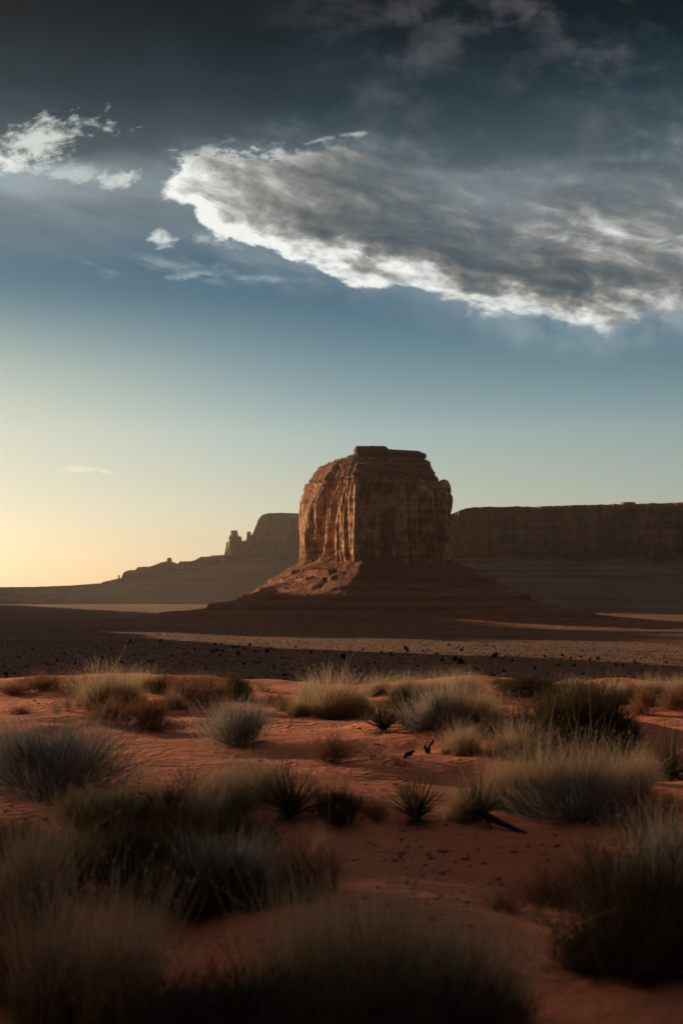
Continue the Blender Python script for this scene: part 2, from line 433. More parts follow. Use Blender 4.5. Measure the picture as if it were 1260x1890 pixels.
NT = 1100
TH = np.linspace(0, 2 * np.pi, NT, endpoint=False)
POLY = [(-40, -132), (0, -130), (30, -128), (75, -120), (108, -104), (126, -66), (131, -15), (124, 80), (60, 145), (-50, 165), (-125, 150), (-147, 98), (-104, 30), (-70, -50)]
R0 = csmooth(polygon_radius(POLY, TH), 5)
def arc():
    x, y = R0 * np.cos(TH), R0 * np.sin(TH)
    ds = np.hypot(np.diff(x, append=x[0]), np.diff(y, append=y[0]))
    return np.cumsum(ds) - ds
ARC = arc()
def frac_left():
    """0 at the front corner, 1 at the far left corner, along the sunlit face"""
    x = R0 * np.cos(TH); return np.where((np.sin(TH) * R0 < 100), (-40 - x) / 105.0, 9.0)
FL = frac_left()
ZB, ZT = 40.0, 212.0
def cliff_r(Z):
    """radius of the cliff at every angle for the heights Z (nv) -> (NT, nv)"""
    s = ARC[:, None]; z = Z[None, :]; q = (z - 66) / (ZT - 66)
    cx, sx = np.cos(TH)[:, None], np.sin(TH)[:, None]
    n3 = lambda ls, lz, k: pn(cx * R0[:, None] / ls + k, sx * R0[:, None] / ls + k * 1.7, z / lz)
    r = np.repeat(R0[:, None], len(Z), 1)
    r = r + 13.0 * n3(46, 240, 3.0) + 6.0 * n3(18, 80, 8.0)
    c1 = columns(s, 31.0, 4.6 * n3(70, 190, 1.0)); c2 = 1 - np.abs(2.4 * n3(11, 120, 5.0)) ** .6; c3 = 1 - np.abs(2.4 * n3(4.6, 45, 6.0)) ** .7
    amp = 0.55 + 0.9 * np.clip(n3(70, 90, 12.0) + 0.4, 0, 1)
    r = r + 6.5 * (c1 - 0.6) * amp + 3.0 * (c2 - 0.6) * amp + 1.3 * (c3 - 0.6)
    r = r + 1.6 * n3(5, 9, 20.0) + 1.0 * np.round(2.2 * n3(26, 24, 30.0))
    # the front: a shallow arched alcove, then broad pilasters with clefts between
    fx = np.where(np.sin(TH) < -0.35, R0 * np.cos(TH), 999.0)[:, None] + 3.0 * n3(40, 60, 15.0)
    arch = sst(z, 205 - ((fx - 2) / 30.0) ** 2 * 14, 198 - ((fx - 2) / 30.0) ** 2 * 14)
    r = r - 12.0 * np.exp(-((fx - 2) / 30.0) ** 8) * arch
    r = r - 9.0 * np.exp(-((fx - 12) / 10.0) ** 8) * arch * sst(z, 150, 140)
    for c, w, h in ((42, 8, 13), (62, 9, 6), (82, 7, 14), (99, 6, 8), (113, 7, 12)):
        r = r + h * np.clip(1 - ((fx - c) / w) ** 2, 0, 1) ** .5 * sst(z, 215 - 0.2 * c, 185 - 0.5 * c * np.sin(c))
    for c in (52, 72, 91, 105):
        r = r - 12.0 * np.exp(-((fx - c) / 2.2) ** 2) * sst(z, 208, 190)
    # horizontal joints
    r = r - 1.2 * np.exp(-((z - 82 - 3 * n3(40, 400, 2.0)) / 1.6) ** 2) - 0.9 * np.exp(-((z - 196) / 1.4) ** 2)
    # the deep recesses that stay dark on the sunlit face
    f = FL[:, None]
    r = r + 5.0 * np.exp(-((f - 0.16) / 0.15) ** 6) * sst(q, -.1, .15)
    tilt = 0.10 * (q - 0.5)
    r = r - 40.0 * np.exp(-((f - 0.60 + tilt) / 0.075) ** 6) * sst(q, 1.08, 0.86) - 15.0 * np.exp(-((f - 0.37 + tilt * 0.6) / 0.05) ** 4) * sst(q, 1.1, .7)
    r = r + 9.0 * np.exp(-((f - 0.82) / 0.09) ** 4) * sst(q, 0.95, 0.4) + 6.0 * np.exp(-((f - 0.17) / 0.13) ** 4) * sst(q, -.2, .25)
    r = r + 5.0 * sst(q, 0.34, 0.24) * np.exp(-((f + 0.25) / 0.35) ** 4)
    # foot flares, rim leans in, the round knob near the top of the right side
    a = np.degrees(TH)[:, None]; a = np.where(a > 180, a - 360, a)
    r = r + 9.0 * sst(q, 0.30, -0.05) * (0.4 + np.exp(-((a + 15) / 38) ** 2))
    r = r - 15.0 * sst(q, 0.70, 1.05) * np.where((a > -120) & (a < 100), 0.35, 1.0)
    r = r - 5.0 * sst(q, 0.35, 1.0)
    r = r - 24.0 * sst(z, 178, 214) * np.exp(-((a + 18) / 40.0) ** 4)
    r = r + 17.0 * np.exp(-((a + 20) / 7.0) ** 4) * sst(z, 210, 204) * sst(z, 120, 190)
    return r
def build_butte():
    root = empty('butte', (BX, BY, PLAIN))
    loc = np.array([BX, BY, PLAIN])
    Z = np.linspace(ZB, ZT, 230)
    r = cliff_r(Z)
    P = np.stack([r * np.cos(TH)[:, None], r * np.sin(TH)[:, None], np.repeat(Z[None] - PLAIN, NT, 0)], -1)
    new_obj('cliff', mesh_np('butte_cliff', P, grid_faces(NT, len(Z), True)), ROCK, root)
    # cap: ledges and rubble climbing in towards the summit block
    rtop = r[:, -1]
    sp = [(-38, -62), (20, -84), (72, -70), (88, -20), (80, 50), (10, 80), (-40, 50)]
    rs = csmooth(polygon_radius(sp, TH), 8)
    tt = np.linspace(0, 1, 60)
    prof_t = [0, .02, .05, .09, .095, .2, .3, .31, .45, .46, .6, .605, .75, 1.0]
    prof_z = [205, 211, 213, 213.5, 222, 225, 229, 233, 235.5, 238.5, 240, 243, 244, 247]
    pos = np.interp(tt, np.linspace(0, 1, len(prof_t)), prof_t); zz = np.interp(tt, np.linspace(0, 1, len(prof_t)), prof_z)
    rr = (rtop * 0.0 + csmooth(rtop, 6) + 1.5)[:, None] * (1 - pos) + (rs + 5)[:, None] * pos
    cx, sx = np.cos(TH)[:, None], np.sin(TH)[:, None]
    X, Y = rr * cx, rr * sx
    bumpy = fbm(X / 9, Y / 9, zz[None] / 7, 4, 0.6)
    blk = np.round(2.5 * pn(X / 13, Y / 13, zz[None] / 6)) / 2.5
    rr = rr + 4.2 * bumpy * (1 - 0.4 * pos) + 4.0 * pn(X / 30, Y / 30, zz[None] / 5) + 5.0 * blk
    zc = zz[None] + 3.4 * fbm(X / 7, Y / 7, 3.0, 3, 0.6) + 3.0 * pn(X / 40, Y / 40, 1.0) * pos
    a = np.degrees(TH)[:, None]; a = np.where(a > 180, a - 360, a)
    zc = zc + 4.0 * np.exp(-((a + 30) / 28) ** 2) * np.exp(-((pos[None] - 0.18) / 0.16) ** 2)
    a2 = np.where(a < 0, a + 360, a)
    zc = zc + 13.0 * np.exp(-((a2 - 172) / 58) ** 4) * sst(pos, .06, .30)[None]
    P = np.stack([rr * cx, rr * sx, zc - PLAIN], -1)
    new_obj('cap_rock', mesh_np('butte_cap', P, grid_faces(NT, 60, True)), CAPROCK, root)
    # summit block, a flat slab with undercut sides
    vz = np.array([240, 246, 247, 252, 253, 258, 259, 264, 266.5, 267.5, 268, 268])
    vo = np.array([-1, -1.5, -4.5, -3, -.5, -3.0, 0.5, 1.0, 0.3, -1.2, -12, -200.])
    rr = np.maximum(rs[:, None] + vo[None] , 0.5)
    X, Y = rr * cx, rr * sx
    rr = np.maximum(rr + (3.6 * np.round(2.5 * pn(X / 16, Y / 16, vz[None] / 14)) / 2 + 2.0 * pn(X / 12, Y / 12, vz[None] / 8) + 1.6 * fbm(X / 5, Y / 5, vz[None] / 4, 3) + 1.8 * (columns(ARC[:, None], 8.0, 2 * pn(X / 20, Y / 20)) - .6)) * (vo[None] > -50), 0.3)
    zc = vz[None] - 5.5 * sst(rr * cx, 12, 20) * (vz[None] > 255) - 0.02 * (rr * cx - 20) + 0.5 * pn(X / 15, Y / 15, 5.0) + 1.6 * sst(rr * cx, 30, -10) * (vz[None] > 262)
    P = np.stack([rr * cx, rr * sx, zc - PLAIN], -1)
    new_obj('summit_block', mesh_np('butte_summit', P, grid_faces(NT, len(vz), True)), CAPROCK, root)
    # talus: apron of rubble with broken ledges
    D = np.concatenate([np.linspace(-22, 170, 190), np.linspace(170, 420, 70)[1:], np.linspace(420, 620, 14)[1:]])
    base = csmooth(R0, 26)
    rr = base[:, None] + D[None]
    X, Y = rr * cx, rr * sx
    dw = D[None] + 7.0 * fbm(X / 60, Y / 60, 2.0, 3) * sst(D[None], 0, 60)
    z = np.interp(dw, [-22, -8, 0, 40, 90, 140, 180, 250, 360, 480, 620], [80, 72, 66, 48, 22, -2, -17, -31, -40, -45, -52])
    a = np.degrees(TH)[:, None]
    left = np.exp(-((np.where(a < 0, a + 360, a) - 190) / 40) ** 2)
    z = z + left * np.interp(D, [-22, 60, 150, 250, 380, 620], [0, 2, 4, 5, 2, 0])[None]
    # gullies running down, cones of debris between the buttresses
    g = pn(cx * base[:, None] / 26, sx * base[:, None] / 26, D[None] / 420)
    g2 = pn(cx * base[:, None] / 9, sx * base[:, None] / 9, D[None] / 240)
    z = z + (5.0 * g + 2.2 * g2) * np.interp(D, [-22, 0, 60, 160, 300, 620], [1.0, 1.0, 1.0, .6, .25, 0])[None]
    f = FL[:, None]
    z = z + 9.0 * np.exp(-((f - 0.42) / 0.14) ** 2) * np.interp(D, [-22, 0, 45, 110], [1, .9, .3, 0])[None]
    z = z + 7.0 * np.exp(-((f + 0.15) / 0.07) ** 2) * np.interp(D, [-22, 0, 60, 140], [.6, 1, .8, 0])[None]
    # broken ledges of harder rock
    for zl, h, ls, k in ((38, 6.5, 70, 1.0), (28, 4.0, 50, 4.0), (-3, 6.5, 90, 2.0), (-20, 6.0, 80, 3.0), (12, 2.5, 40, 6.0), (-33, 3, 60, 9.)):
        zl2 = zl + 2.5 * pn(X / 80, Y / 80, k * 9)
        m = sst(pn(X / ls + k * 3, Y / ls, k), -0.12, 0.16)
        w = z - zl2
        z = z + m * h * 1.3 * (sst(w, -1.0, 0.7) - sst(w, -1.0, 16.0)) - m * h * 0.4 * np.exp(-((w + 2.5) / 2.5) ** 2)
    z = z + 0.9 * fbm(X / 6, Y / 6, 8.0, 3, 0.6) * sst(D[None], 560, 300) + 0.6 * fbm(X / 18, Y / 18, 5.0, 3)
    P = np.stack([X, Y, z - PLAIN], -1)
    new_obj('talus_slope', mesh_np('butte_talus', P, grid_faces(NT, len(D), True)[:, ::-1]), TALUS, root)
    # the round knob that stands out by the rim
    n, k = 30, 14; kt = np.linspace(0, 2 * np.pi, n, endpoint=False)[:, None]; kv = np.linspace(0, 1, k)[None]
    kr = 13.5 * np.sin(np.pi * np.clip(kv * .84 + .16, 0, 1)) ** .45 * (1 + .16 * fbm(np.cos(kt) * 1.5, np.sin(kt) * 1.5, kv * 3, 3)) + .02
    new_obj('rock_knob', mesh_np('butte_knob', np.stack([120 + kr * np.cos(kt), -34 + kr * np.sin(kt), 180 + 33 * kv + 0 * kt - PLAIN], -1), grid_faces(n, k, True)), ROCK, root)
    # fallen blocks lying on the talus
    rng = np.random.RandomState(5); V, F = [], []
    cube = np.array([[-1,-1,-1],[1,-1,-1],[1,1,-1],[-1,1,-1],[-1,-1,1],[1,-1,1],[1,1,1],[-1,1,1]], float) * 0.5
    qf = np.array([[0,3,2,1],[4,5,6,7],[0,1,5,4],[1,2,6,5],[2,3,7,6],[3,0,4,7]])
    for i in range(7000):
        ti = rng.randint(NT)
        if TH[ti] < math.pi * 0.95 : continue
        j = int(np.clip(rng.beta(1.3, 2.2) * 200, 12, 230))
        sc = 0.35 + min(0.38 * rng.exponential(1.0), 1.9)
        q = cube * (1 + 0.5 * rng.normal(size=(8, 3)) * 0.5) * sc * rng.uniform(.6, 1.5, 3)
        an = rng.uniform(0, 6.3); c, s_ = math.cos(an), math.sin(an)
        q = q @ np.array([[c, -s_, 0], [s_, c, 0], [0, 0, 1]]) + P[ti, j] + [0, 0, sc * .25]
        F.append(qf + 8 * len(V)); V.append(q)
    o = new_obj('fallen_boulders', mesh_np('butte_boulders', np.concatenate(V), np.concatenate(F), False), CAPROCK, root)
    tag(o, kind='stuff')
    tag(root, 'massive flat-topped red sandstone butte on a skirt of rubble, rising alone from the plain', 'butte')
build_butte()

# ------------------------------------------------------------------ mesas
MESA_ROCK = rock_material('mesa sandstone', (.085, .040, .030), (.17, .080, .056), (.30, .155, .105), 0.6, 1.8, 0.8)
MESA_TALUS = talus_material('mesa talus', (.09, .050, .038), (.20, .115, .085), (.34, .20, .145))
HAZED_ROCK = rock_material('far sandstone with painted haze', (.30, .185, .125), (.44, .28, .19), (.54, .36, .25), 0.3, 2.5, 1.2)  # rock colour lightened to stand in for haze glow on the far ridge
HAZED_TALUS = talus_material('far slopes with painted haze', (.30, .165, .105), (.42, .235, .15), (.54, .32, .21))  # slopes paled likewise, the haze is put into the colour
def ribbed(parent, name, us, ztop, zcliff, depth, mat_c, mat_t, seed, amp, slope, base=-50.0, back=700.0, to_world=None, skew=None, fs=1.0):
    """a long landform: us = positions along it, ztop/zcliff = heights of rim and cliff foot"""
    n = len(us); us0 = us; us = us / fs; u = us[:, None]
    to_world = to_world or (lambda a, b: (a, b))
    yoff = np.zeros(n) if skew is None else skew
    # cliff
    v = np.linspace(0, 1, 46)[None]
    hz = (ztop - zcliff)[:, None]
    zz = zcliff[:, None] - 6 + (hz + 6) * v
    k = np.clip(hz / 90.0, 0.12, 1.0)
    d = (k * amp * fs * (16 * pn(u / 150, zz / 600, seed) + 17 * (.55 - np.abs(2.2 * pn(u / 85, zz / 420, seed + 2)) ** .7)
         + 9 * (.55 - np.abs(2.2 * pn(u / 30, zz / 160, seed + 3)) ** .7) + 3.5 * fbm(u / 22, zz / 20, seed + 4, 3)))
    ledge = 5.0 * np.round(3 * pn(u / 400, zz / 26, seed + 6)) * k
    y = yoff[:, None] - d + 16 * k * v - ledge
    top_y = [y[:, -1:] + t for t in (6, 40, 160)]
    top_z = [zz[:, -1:] + t for t in (1.0, 1.5, -2.0)]
    yb = np.concatenate([y] + top_y + [yoff[:, None] + back], 1)
    zb = np.concatenate([zz] + top_z + [np.full((n, 1), base)], 1)
    wx, wy = to_world(np.repeat(us0[:, None], yb.shape[1], 1), yb)
    nv = yb.shape[1]
    c = new_obj('cliff', mesh_np(name + '_cliff', np.stack([wx, wy, zb], -1), grid_faces(n, nv)), mat_c, parent)
    # talus in front
    L = np.linspace(0, 1, 44)[None] ** 1.15
    hh = (zcliff[:, None] + 4 - base)
    zt = zcliff[:, None] + 4 - hh * (1 - (1 - L) ** 1.55)
    yt = yoff[:, None] + 18 - hh / slope * L * 1.25 - 10
    g = fbm(u / 55, L * 1.3, seed + 9, 4, 0.55)
    g1 = pn(u / 170, L * 0.9, seed + 19)
    zt = zt + (20 * g + 26 * g1) * np.clip(hh / 130, .1, 1) * (np.sin(np.pi * np.clip(L * 0.9 + .1, 0, 1)) ** .8) + 1.6 * fbm(u / 14, yt / 14, seed, 3)
    for zl in (30, 65, 5):
        m = sst(pn(u / 160, seed + zl), -.1, .15); w = zt - zl
        zt = zt + m * 6 * (sst(w, -1.5, 1.5) - sst(w, -1.5, 18))
    wx, wy = to_world(np.repeat(us0[:, None], L.shape[1], 1), yt)
    new_obj('talus_slope', mesh_np(name + '_talus', np.stack([wx, wy, zt], -1), grid_faces(n, L.shape[1])[:, ::-1]), mat_t, parent)
    return c
def rock_knob(parent, name, px, py_top, w_px, h_px, depth, mat, seed, taper=0.6, steps=10):
    """a weathered pinnacle or outcrop sitting on the rim"""
    s = depth / FPX; n = 40
    th = np.linspace(0, 2 * np.pi, n, endpoint=False)[:, None]; v = np.linspace(0, 1, steps)[None]
    zt = (1100 - py_top) * s + 1.8; h = h_px * s; w = w_px * s * 0.5
    r = w * (1 - (1 - taper) * v ** 1.6) * (1 + 0.35 * fbm(np.cos(th) * 1.4 + seed, np.sin(th) * 1.4, v * 2.4, 3) + 0.12 * np.round(3 * pn(v * 4, seed)))
    r = np.concatenate([r, np.full((n, 1), 0.02)], 1); v = np.concatenate([v, [[1.0]]], 1)
    x = (px - 630) * s + r * np.cos(th); y = depth + 15 + r * np.sin(th); z = zt - h + h * v + 0 * th
    return new_obj(name, mesh_np(name, np.stack([x, y, z], -1), grid_faces(n, v.shape[1], True)), mat, parent)

def sil(points, px):
    p = np.array(points, float); return np.interp(px, p[:, 0], p[:, 1])
def build_far_mesa():
    depth = 8500.0; s = depth / FPX
    root = empty('mesa', (-100, depth, 0))
    root_off = Vector((-100, depth, 0))
    px = np.arange(-420, 760, 1.25)
    top = [(-420, 1092), (-60, 1086), (0, 1084), (60, 1083.5), (130, 1081), (188, 1076.5), (190, 1074.5), (212, 1069.5), (224, 1067.5), (229, 1056), (238, 1053), (250, 1052), (254, 1047), (276, 1046),
           (286, 1043), (296, 1038.5), (306, 1036), (321, 1038), (324, 1041), (329.5, 1041), (330.5, 1036.5), (355, 1036), (362, 1033), (370, 1028), (384, 1027.5), (392, 1025.5),
           (414, 1024.5), (418, 1000), (452, 998), (466, 985), (473, 968), (477, 958), (484, 950), (495, 947.5), (520, 946.5), (560, 948), (640, 946), (760, 947)]
    foot = [(-420, 1098), (0, 1092), (190, 1085), (226, 1075), (300, 1058), (400, 1042), (418, 1030), (470, 1027), (560, 1027), (760, 1028)]
    jag = 0.7 * fbm(px / 9.0, 3.0, 1.0, 3, .6)
    zt = (1100 - (sil(top, px) + jag * 0.7)) * s + 1.8; zc = (1100 - sil(foot, px)) * s + 1.8
    ribbed(root, 'far_mesa', (px - 630) * s, zt, np.minimum(zc, zt - 3), depth, HAZED_ROCK, HAZED_TALUS, 2.0, 1.0, 0.62, base=-50, fs=1.8, to_world=lambda a, b: (a, b + depth))
    rock_knob(root, 'pinnacle', 431, 979, 27, 48, depth, HAZED_ROCK, 3.0, .45, 14)
    rock_knob(root, 'pinnacle', 441, 990, 16, 34, depth, HAZED_ROCK, 8.0, .5, 12)
    rock_knob(root, 'pinnacle', 459, 981, 13, 30, depth, HAZED_ROCK, 5.0, .5, 12)
    rock_knob(root, 'rock_spire', 219.5, 1061, 4.2, 11, depth, HAZED_ROCK, 1.0, .5, 8)
    rock_knob(root, 'rock_outcrop', 312, 1029.5, 11, 12, depth, HAZED_ROCK, 6.0, .6, 10)
    for ch in root.children: ch.location = -root_off
    tag(root, 'long hazy mesa stepping down in ledges and pinnacles towards the bright horizon', 'mesa')
def build_near_mesa():
    depth = 4300.0; s = depth / FPX
    root = empty('mesa', (800, depth, 0)); off = Vector((800, depth, 0))
    px = np.arange(640, 1760, 1.4)
    top = [(640, 966), (760, 958), (828, 950.5), (838, 947), (850, 942), (862, 938), (880, 936.5), (930, 936), (1000, 935.5), (1060, 934.5), (1130, 933), (1260, 931), (1500, 930), (1760, 934)]
    foot = [(640, 1030), (830, 1025), (930, 1023), (1000, 1030), (1080, 1036), (1170, 1028), (1260, 1026), (1760, 1030)]
    jag = 0.9 * fbm(px / 14.0, 7.0, 1.0, 4, .6) + 1.0 * np.clip(pn(px / 2.6, 2.0), .1, 1)
    zt = (1100 - (sil(top, px) - jag)) * s + 1.8
    zc = (1100 - (sil(foot, px) + 4 * pn(px / 40., 9.))) * s + 1.8
    u = (px - 630) * s
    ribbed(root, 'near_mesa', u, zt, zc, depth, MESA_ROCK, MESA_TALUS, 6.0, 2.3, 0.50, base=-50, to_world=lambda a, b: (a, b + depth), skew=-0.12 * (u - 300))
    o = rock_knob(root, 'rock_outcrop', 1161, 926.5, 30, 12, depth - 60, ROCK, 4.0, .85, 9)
    for ch in root.children: ch.location = -off
    tag(root, 'broad level mesa in shade, its long cliff running behind the butte out of the picture', 'mesa')
build_far_mesa()
build_near_mesa()

# landforms added out of view on the left, shaped to shade plain and rim
EU = np.array([math.cos(SUN_AZ), -math.sin(SUN_AZ)]); ES = np.array([math.sin(SUN_AZ), math.cos(SUN_AZ)])
def build_shade_hill(u0, s0, u1, s1, crest, seed, rag):
    """crest: (share of the length, height) pairs"""
    L = u1 - u0
    us = np.linspace(0, L, int(L / 4) + 2)
    zt = np.interp(us / L, [c[0] for c in crest], [c[1] for c in crest]) + rag * np.interp(us / L, [0, .08, .4, 1], [0, 1, 2, 3.2]) * fbm(us / 90, seed, 0, 4) * sst(L - us, -1, 40)
    zc = zt * 0.35
    a = EU * u0 + ES * s0
    root = empty('added_shade_hill', (a[0], a[1], PLAIN))
    tw = lambda p, q: (a[0] + EU[0] * p + ES[0] * q, a[1] + EU[1] * p + ES[1] * q)
    ribbed(root, 'shade_hill', us, zt, zc, 0, MESA_ROCK, MESA_TALUS, seed, 0.5, 0.6, to_world=tw, back=260, skew=us / L * (s1 - s0))
    V = []; F = []                       # the two end walls
    for u, s_, z in ((0.0, 0.0, zt[0]), (L, s1 - s0, zt[-1])):
        k = len(V)
        for q, zz in ((-260, -50), (0, z * .35), (12, z), (160, z), (260, -50)):
            V.append((*tw(u, s_ + q), zz))
        F += [(k, k + 1, k + 4, k + 4), (k + 1, k + 2, k + 3, k + 4)]
    F = [(a_, b_, c_, d_) for a_, b_, c_, d_ in F]
    me = bpy.data.meshes.new('end_wall'); me.from_pydata(V, [], [tuple(dict.fromkeys(f)) for f in F]); me.update()
    new_obj('end_wall', me, MESA_TALUS, root)
    for ch in root.children: ch.location = -root.location
    tag(root, kind='structure')
SHADE_HILLS = [(34, 1180, 1200, 2050, [(0, 216), (.4, 226), (.69, 228), (.73, 195), (.80, 132), (1, 70)], 3.0, 9), (-700, 1150, 9.5, 1180, [(0, 225), (1, 222)], 5.0, 7),
         (1110, 2850, 2200, 3350, [(0, 90), (.07, 200), (.14, 310), (.25, 360), (.5, 360), (.58, 320), (.66, 268), (.93, 270), (1, 150)], 9.0, 26),
         (2205, 3350, 4600, 6950, [(0, 150), (.1, 165), (.5, 135), (.9, 110), (1, 80)], 12.0, 12)]
for h in SHADE_HILLS: build_shade_hill(*h)

# ------------------------------------------------------------------ plants
def plant_material(name, dark, light, tip, transl=0.25):
    m, nt, b = new_mat(name)
    def at(n):
        a = node('ShaderNodeAttribute'); a.attribute_name = n; return S(a.outputs['Fac'])
    tint, along = at('tint'), at('along')
    oi = S(node('ShaderNodeObjectInfo').outputs['Random'])
    col = mix((tint * 0.8 + oi * 0.35 - 0.05).clamp(), dark, light)
    col = mix(smooth(along, 0.35, 1.0) * (tint * 0.6 + 0.35), col, tip)
    S.put(col, b.inputs['Base Color'])
    tr = node('ShaderNodeBsdfTranslucent'); S.put(col, tr.inputs['Color'])
    mx = node('ShaderNodeMixShader'); mx.inputs[0].default_value = transl
    nt.links.new(b.outputs[0], mx.inputs[1]); nt.links.new(tr.outputs[0], mx.inputs[2])
    nt.links.new(mx.outputs[0], nt.nodes['Material Output'].inputs['Surface'])
    return m
def unit(v): return v / np.maximum(np.linalg.norm(v, axis=-1, keepdims=True), 1e-9)
class Blades:
    """collects thin tapering strips into one mesh"""
    def __init__(s, seed): s.r = np.random.RandomState(seed); s.V = []; s.F = []; s.T = []; s.A = []; s.n = 0
    def add(s, root, d, L, w, droop=0.0, wob=0.08, segs=4, a0=0.0, a1=1.0, taper=0.8, wend=0.12, tint=None, twist=None):
        N = len(root); r = s.r
        t = np.linspace(0, 1, segs + 1)[None, :, None]
        L = np.broadcast_to(np.asarray(L, float), (N,))[:, None, None]
        w = np.broadcast_to(np.asarray(w, float), (N,))[:, None, None]
        droop = np.broadcast_to(np.asarray(droop, float), (N,))[:, None, None]
        dd = unit(np.asarray(d))[:, None, :]
        bend = r.normal(size=(N, 1, 3)) * wob
        p = root[:, None, :] + dd * L * t + bend * L * t * t + np.array([0, 0, -1.0]) * droop * L * t * t
        if np.max(wob) > 0 and segs > 2: p = p + np.cumsum(r.normal(size=(N, segs + 1, 3)) * (wob * 0.14), 1) * L * t
        side = unit(np.cross(np.broadcast_to(dd[:, 0], (N, 3)), r.normal(size=(N, 3))))[:, None, :]
        ww = w * (wend + (1 - wend) * (1 - t) ** taper) * 0.5
        v = np.stack([p - side * ww, p + side * ww], 2)                  # N, segs+1, 2, 3
        idx = s.n + np.arange(N)[:, None] * (segs + 1) * 2 + np.arange(segs)[None] * 2
        f = np.stack([idx, idx + 1, idx + 3, idx + 2], -1).reshape(-1, 4)
        s.V.append(v.reshape(-1, 3)); s.F.append(f); s.n += N * (segs + 1) * 2
        ti = r.uniform(size=N) if tint is None else np.clip(tint, 0, 1)
        s.T.append(np.repeat(ti, (segs + 1) * 2))
        s.A.append(np.broadcast_to((a0 + (a1 - a0) * t[:, :, 0])[:, :, None], (N, segs + 1, 2)).reshape(-1))
        return p
    def mesh(s, name):
        me = mesh_np(name, np.concatenate(s.V), np.concatenate(s.F))
        attr(me, 'tint', np.concatenate(s.T)); attr(me, 'along', np.concatenate(s.A))
        return me
def cone_dirs(r, N, lo, hi, power=1.0):
    """unit directions tilted lo..hi degrees from straight up"""
    ph = r.uniform(0, 2 * np.pi, N); a = np.radians(lo + (hi - lo) * r.uniform(size=N) ** power)
    return np.stack([np.sin(a) * np.cos(ph), np.sin(a) * np.sin(ph), np.cos(a)], -1), ph, a

def m_grass(seed, N=2600, spread=0.42, tilt=42, droop=.16, lean=(0.16, 0, 0), wid=.0058):
    """a bunch of fine arching grass, unit height"""
    b = Blades(seed); r = b.r
    k = 16                                           # several crowns grown together
    cx = r.normal(size=(k, 2)) * spread * 0.52; ch = r.uniform(.42, 1.1, k) * np.clip(1.12 - .5 * np.hypot(cx[:, 0], cx[:, 1]), .5, 1.1)
    ci = r.randint(k, size=N)
    d, ph, a = cone_dirs(r, N, 0, tilt, 0.75)
    rad = spread * 0.17 * np.sqrt(r.uniform(size=N))
    root = np.stack([cx[ci, 0] + rad * np.cos(ph + r.normal(size=N) * .6), cx[ci, 1] + rad * np.sin(ph + r.normal(size=N) * .6), r.uniform(-.03, .02, N)], -1)
    L = ch[ci] * (.42 + .66 * r.uniform(size=N) ** .7)
    b.add(root, d + np.array(lean), L, wid * r.uniform(.6, 1.3, N), droop * np.where(r.uniform(size=N) < .14, 3.6, r.uniform(.2, 1.5, N)), np.where(r.uniform(size=(N, 1, 1)) < .2, .34, .10), 6, wend=.3)
    M = N // 3                                        # dead short thatch at the base
    d, ph, a = cone_dirs(r, M, 20, 85)
    ci = r.randint(k, size=M)
    root = np.stack([cx[ci, 0] + r.normal(size=M) * spread * .2, cx[ci, 1] + r.normal(size=M) * spread * .2, np.zeros(M)], -1)
    b.add(root, d, r.uniform(.2, .45, M), wid, .25, .2, 3, a0=0, a1=.25, tint=r.uniform(0, .35, M))
    s = Blades(seed + 50); r = s.r; M = 40             # taller seed stalks
    d, ph, a = cone_dirs(r, M, 0, tilt * .8); ci = r.randint(k, size=M)
    root = np.stack([cx[ci, 0] + r.normal(size=M) * spread * .12, cx[ci, 1] + r.normal(size=M) * spread * .12, np.zeros(M)], -1)
    p = s.add(root, d + np.array(lean), r.uniform(.95, 1.22, M), wid * .7, .12, .08, 5, a0=.4, a1=1)
    q = np.repeat(p[:, -1], 4, 0); d2 = np.repeat(unit(p[:, -1] - p[:, -2]), 4, 0) + r.normal(size=(M * 4, 3)) * .45
    s.add(q, d2, .035, wid * .5, 0, .1, 2, a0=.8, a1=1)
    return {'blades': b.mesh('grass_blades'), 'seed_stalks': s.mesh('grass_seed_stalks')}
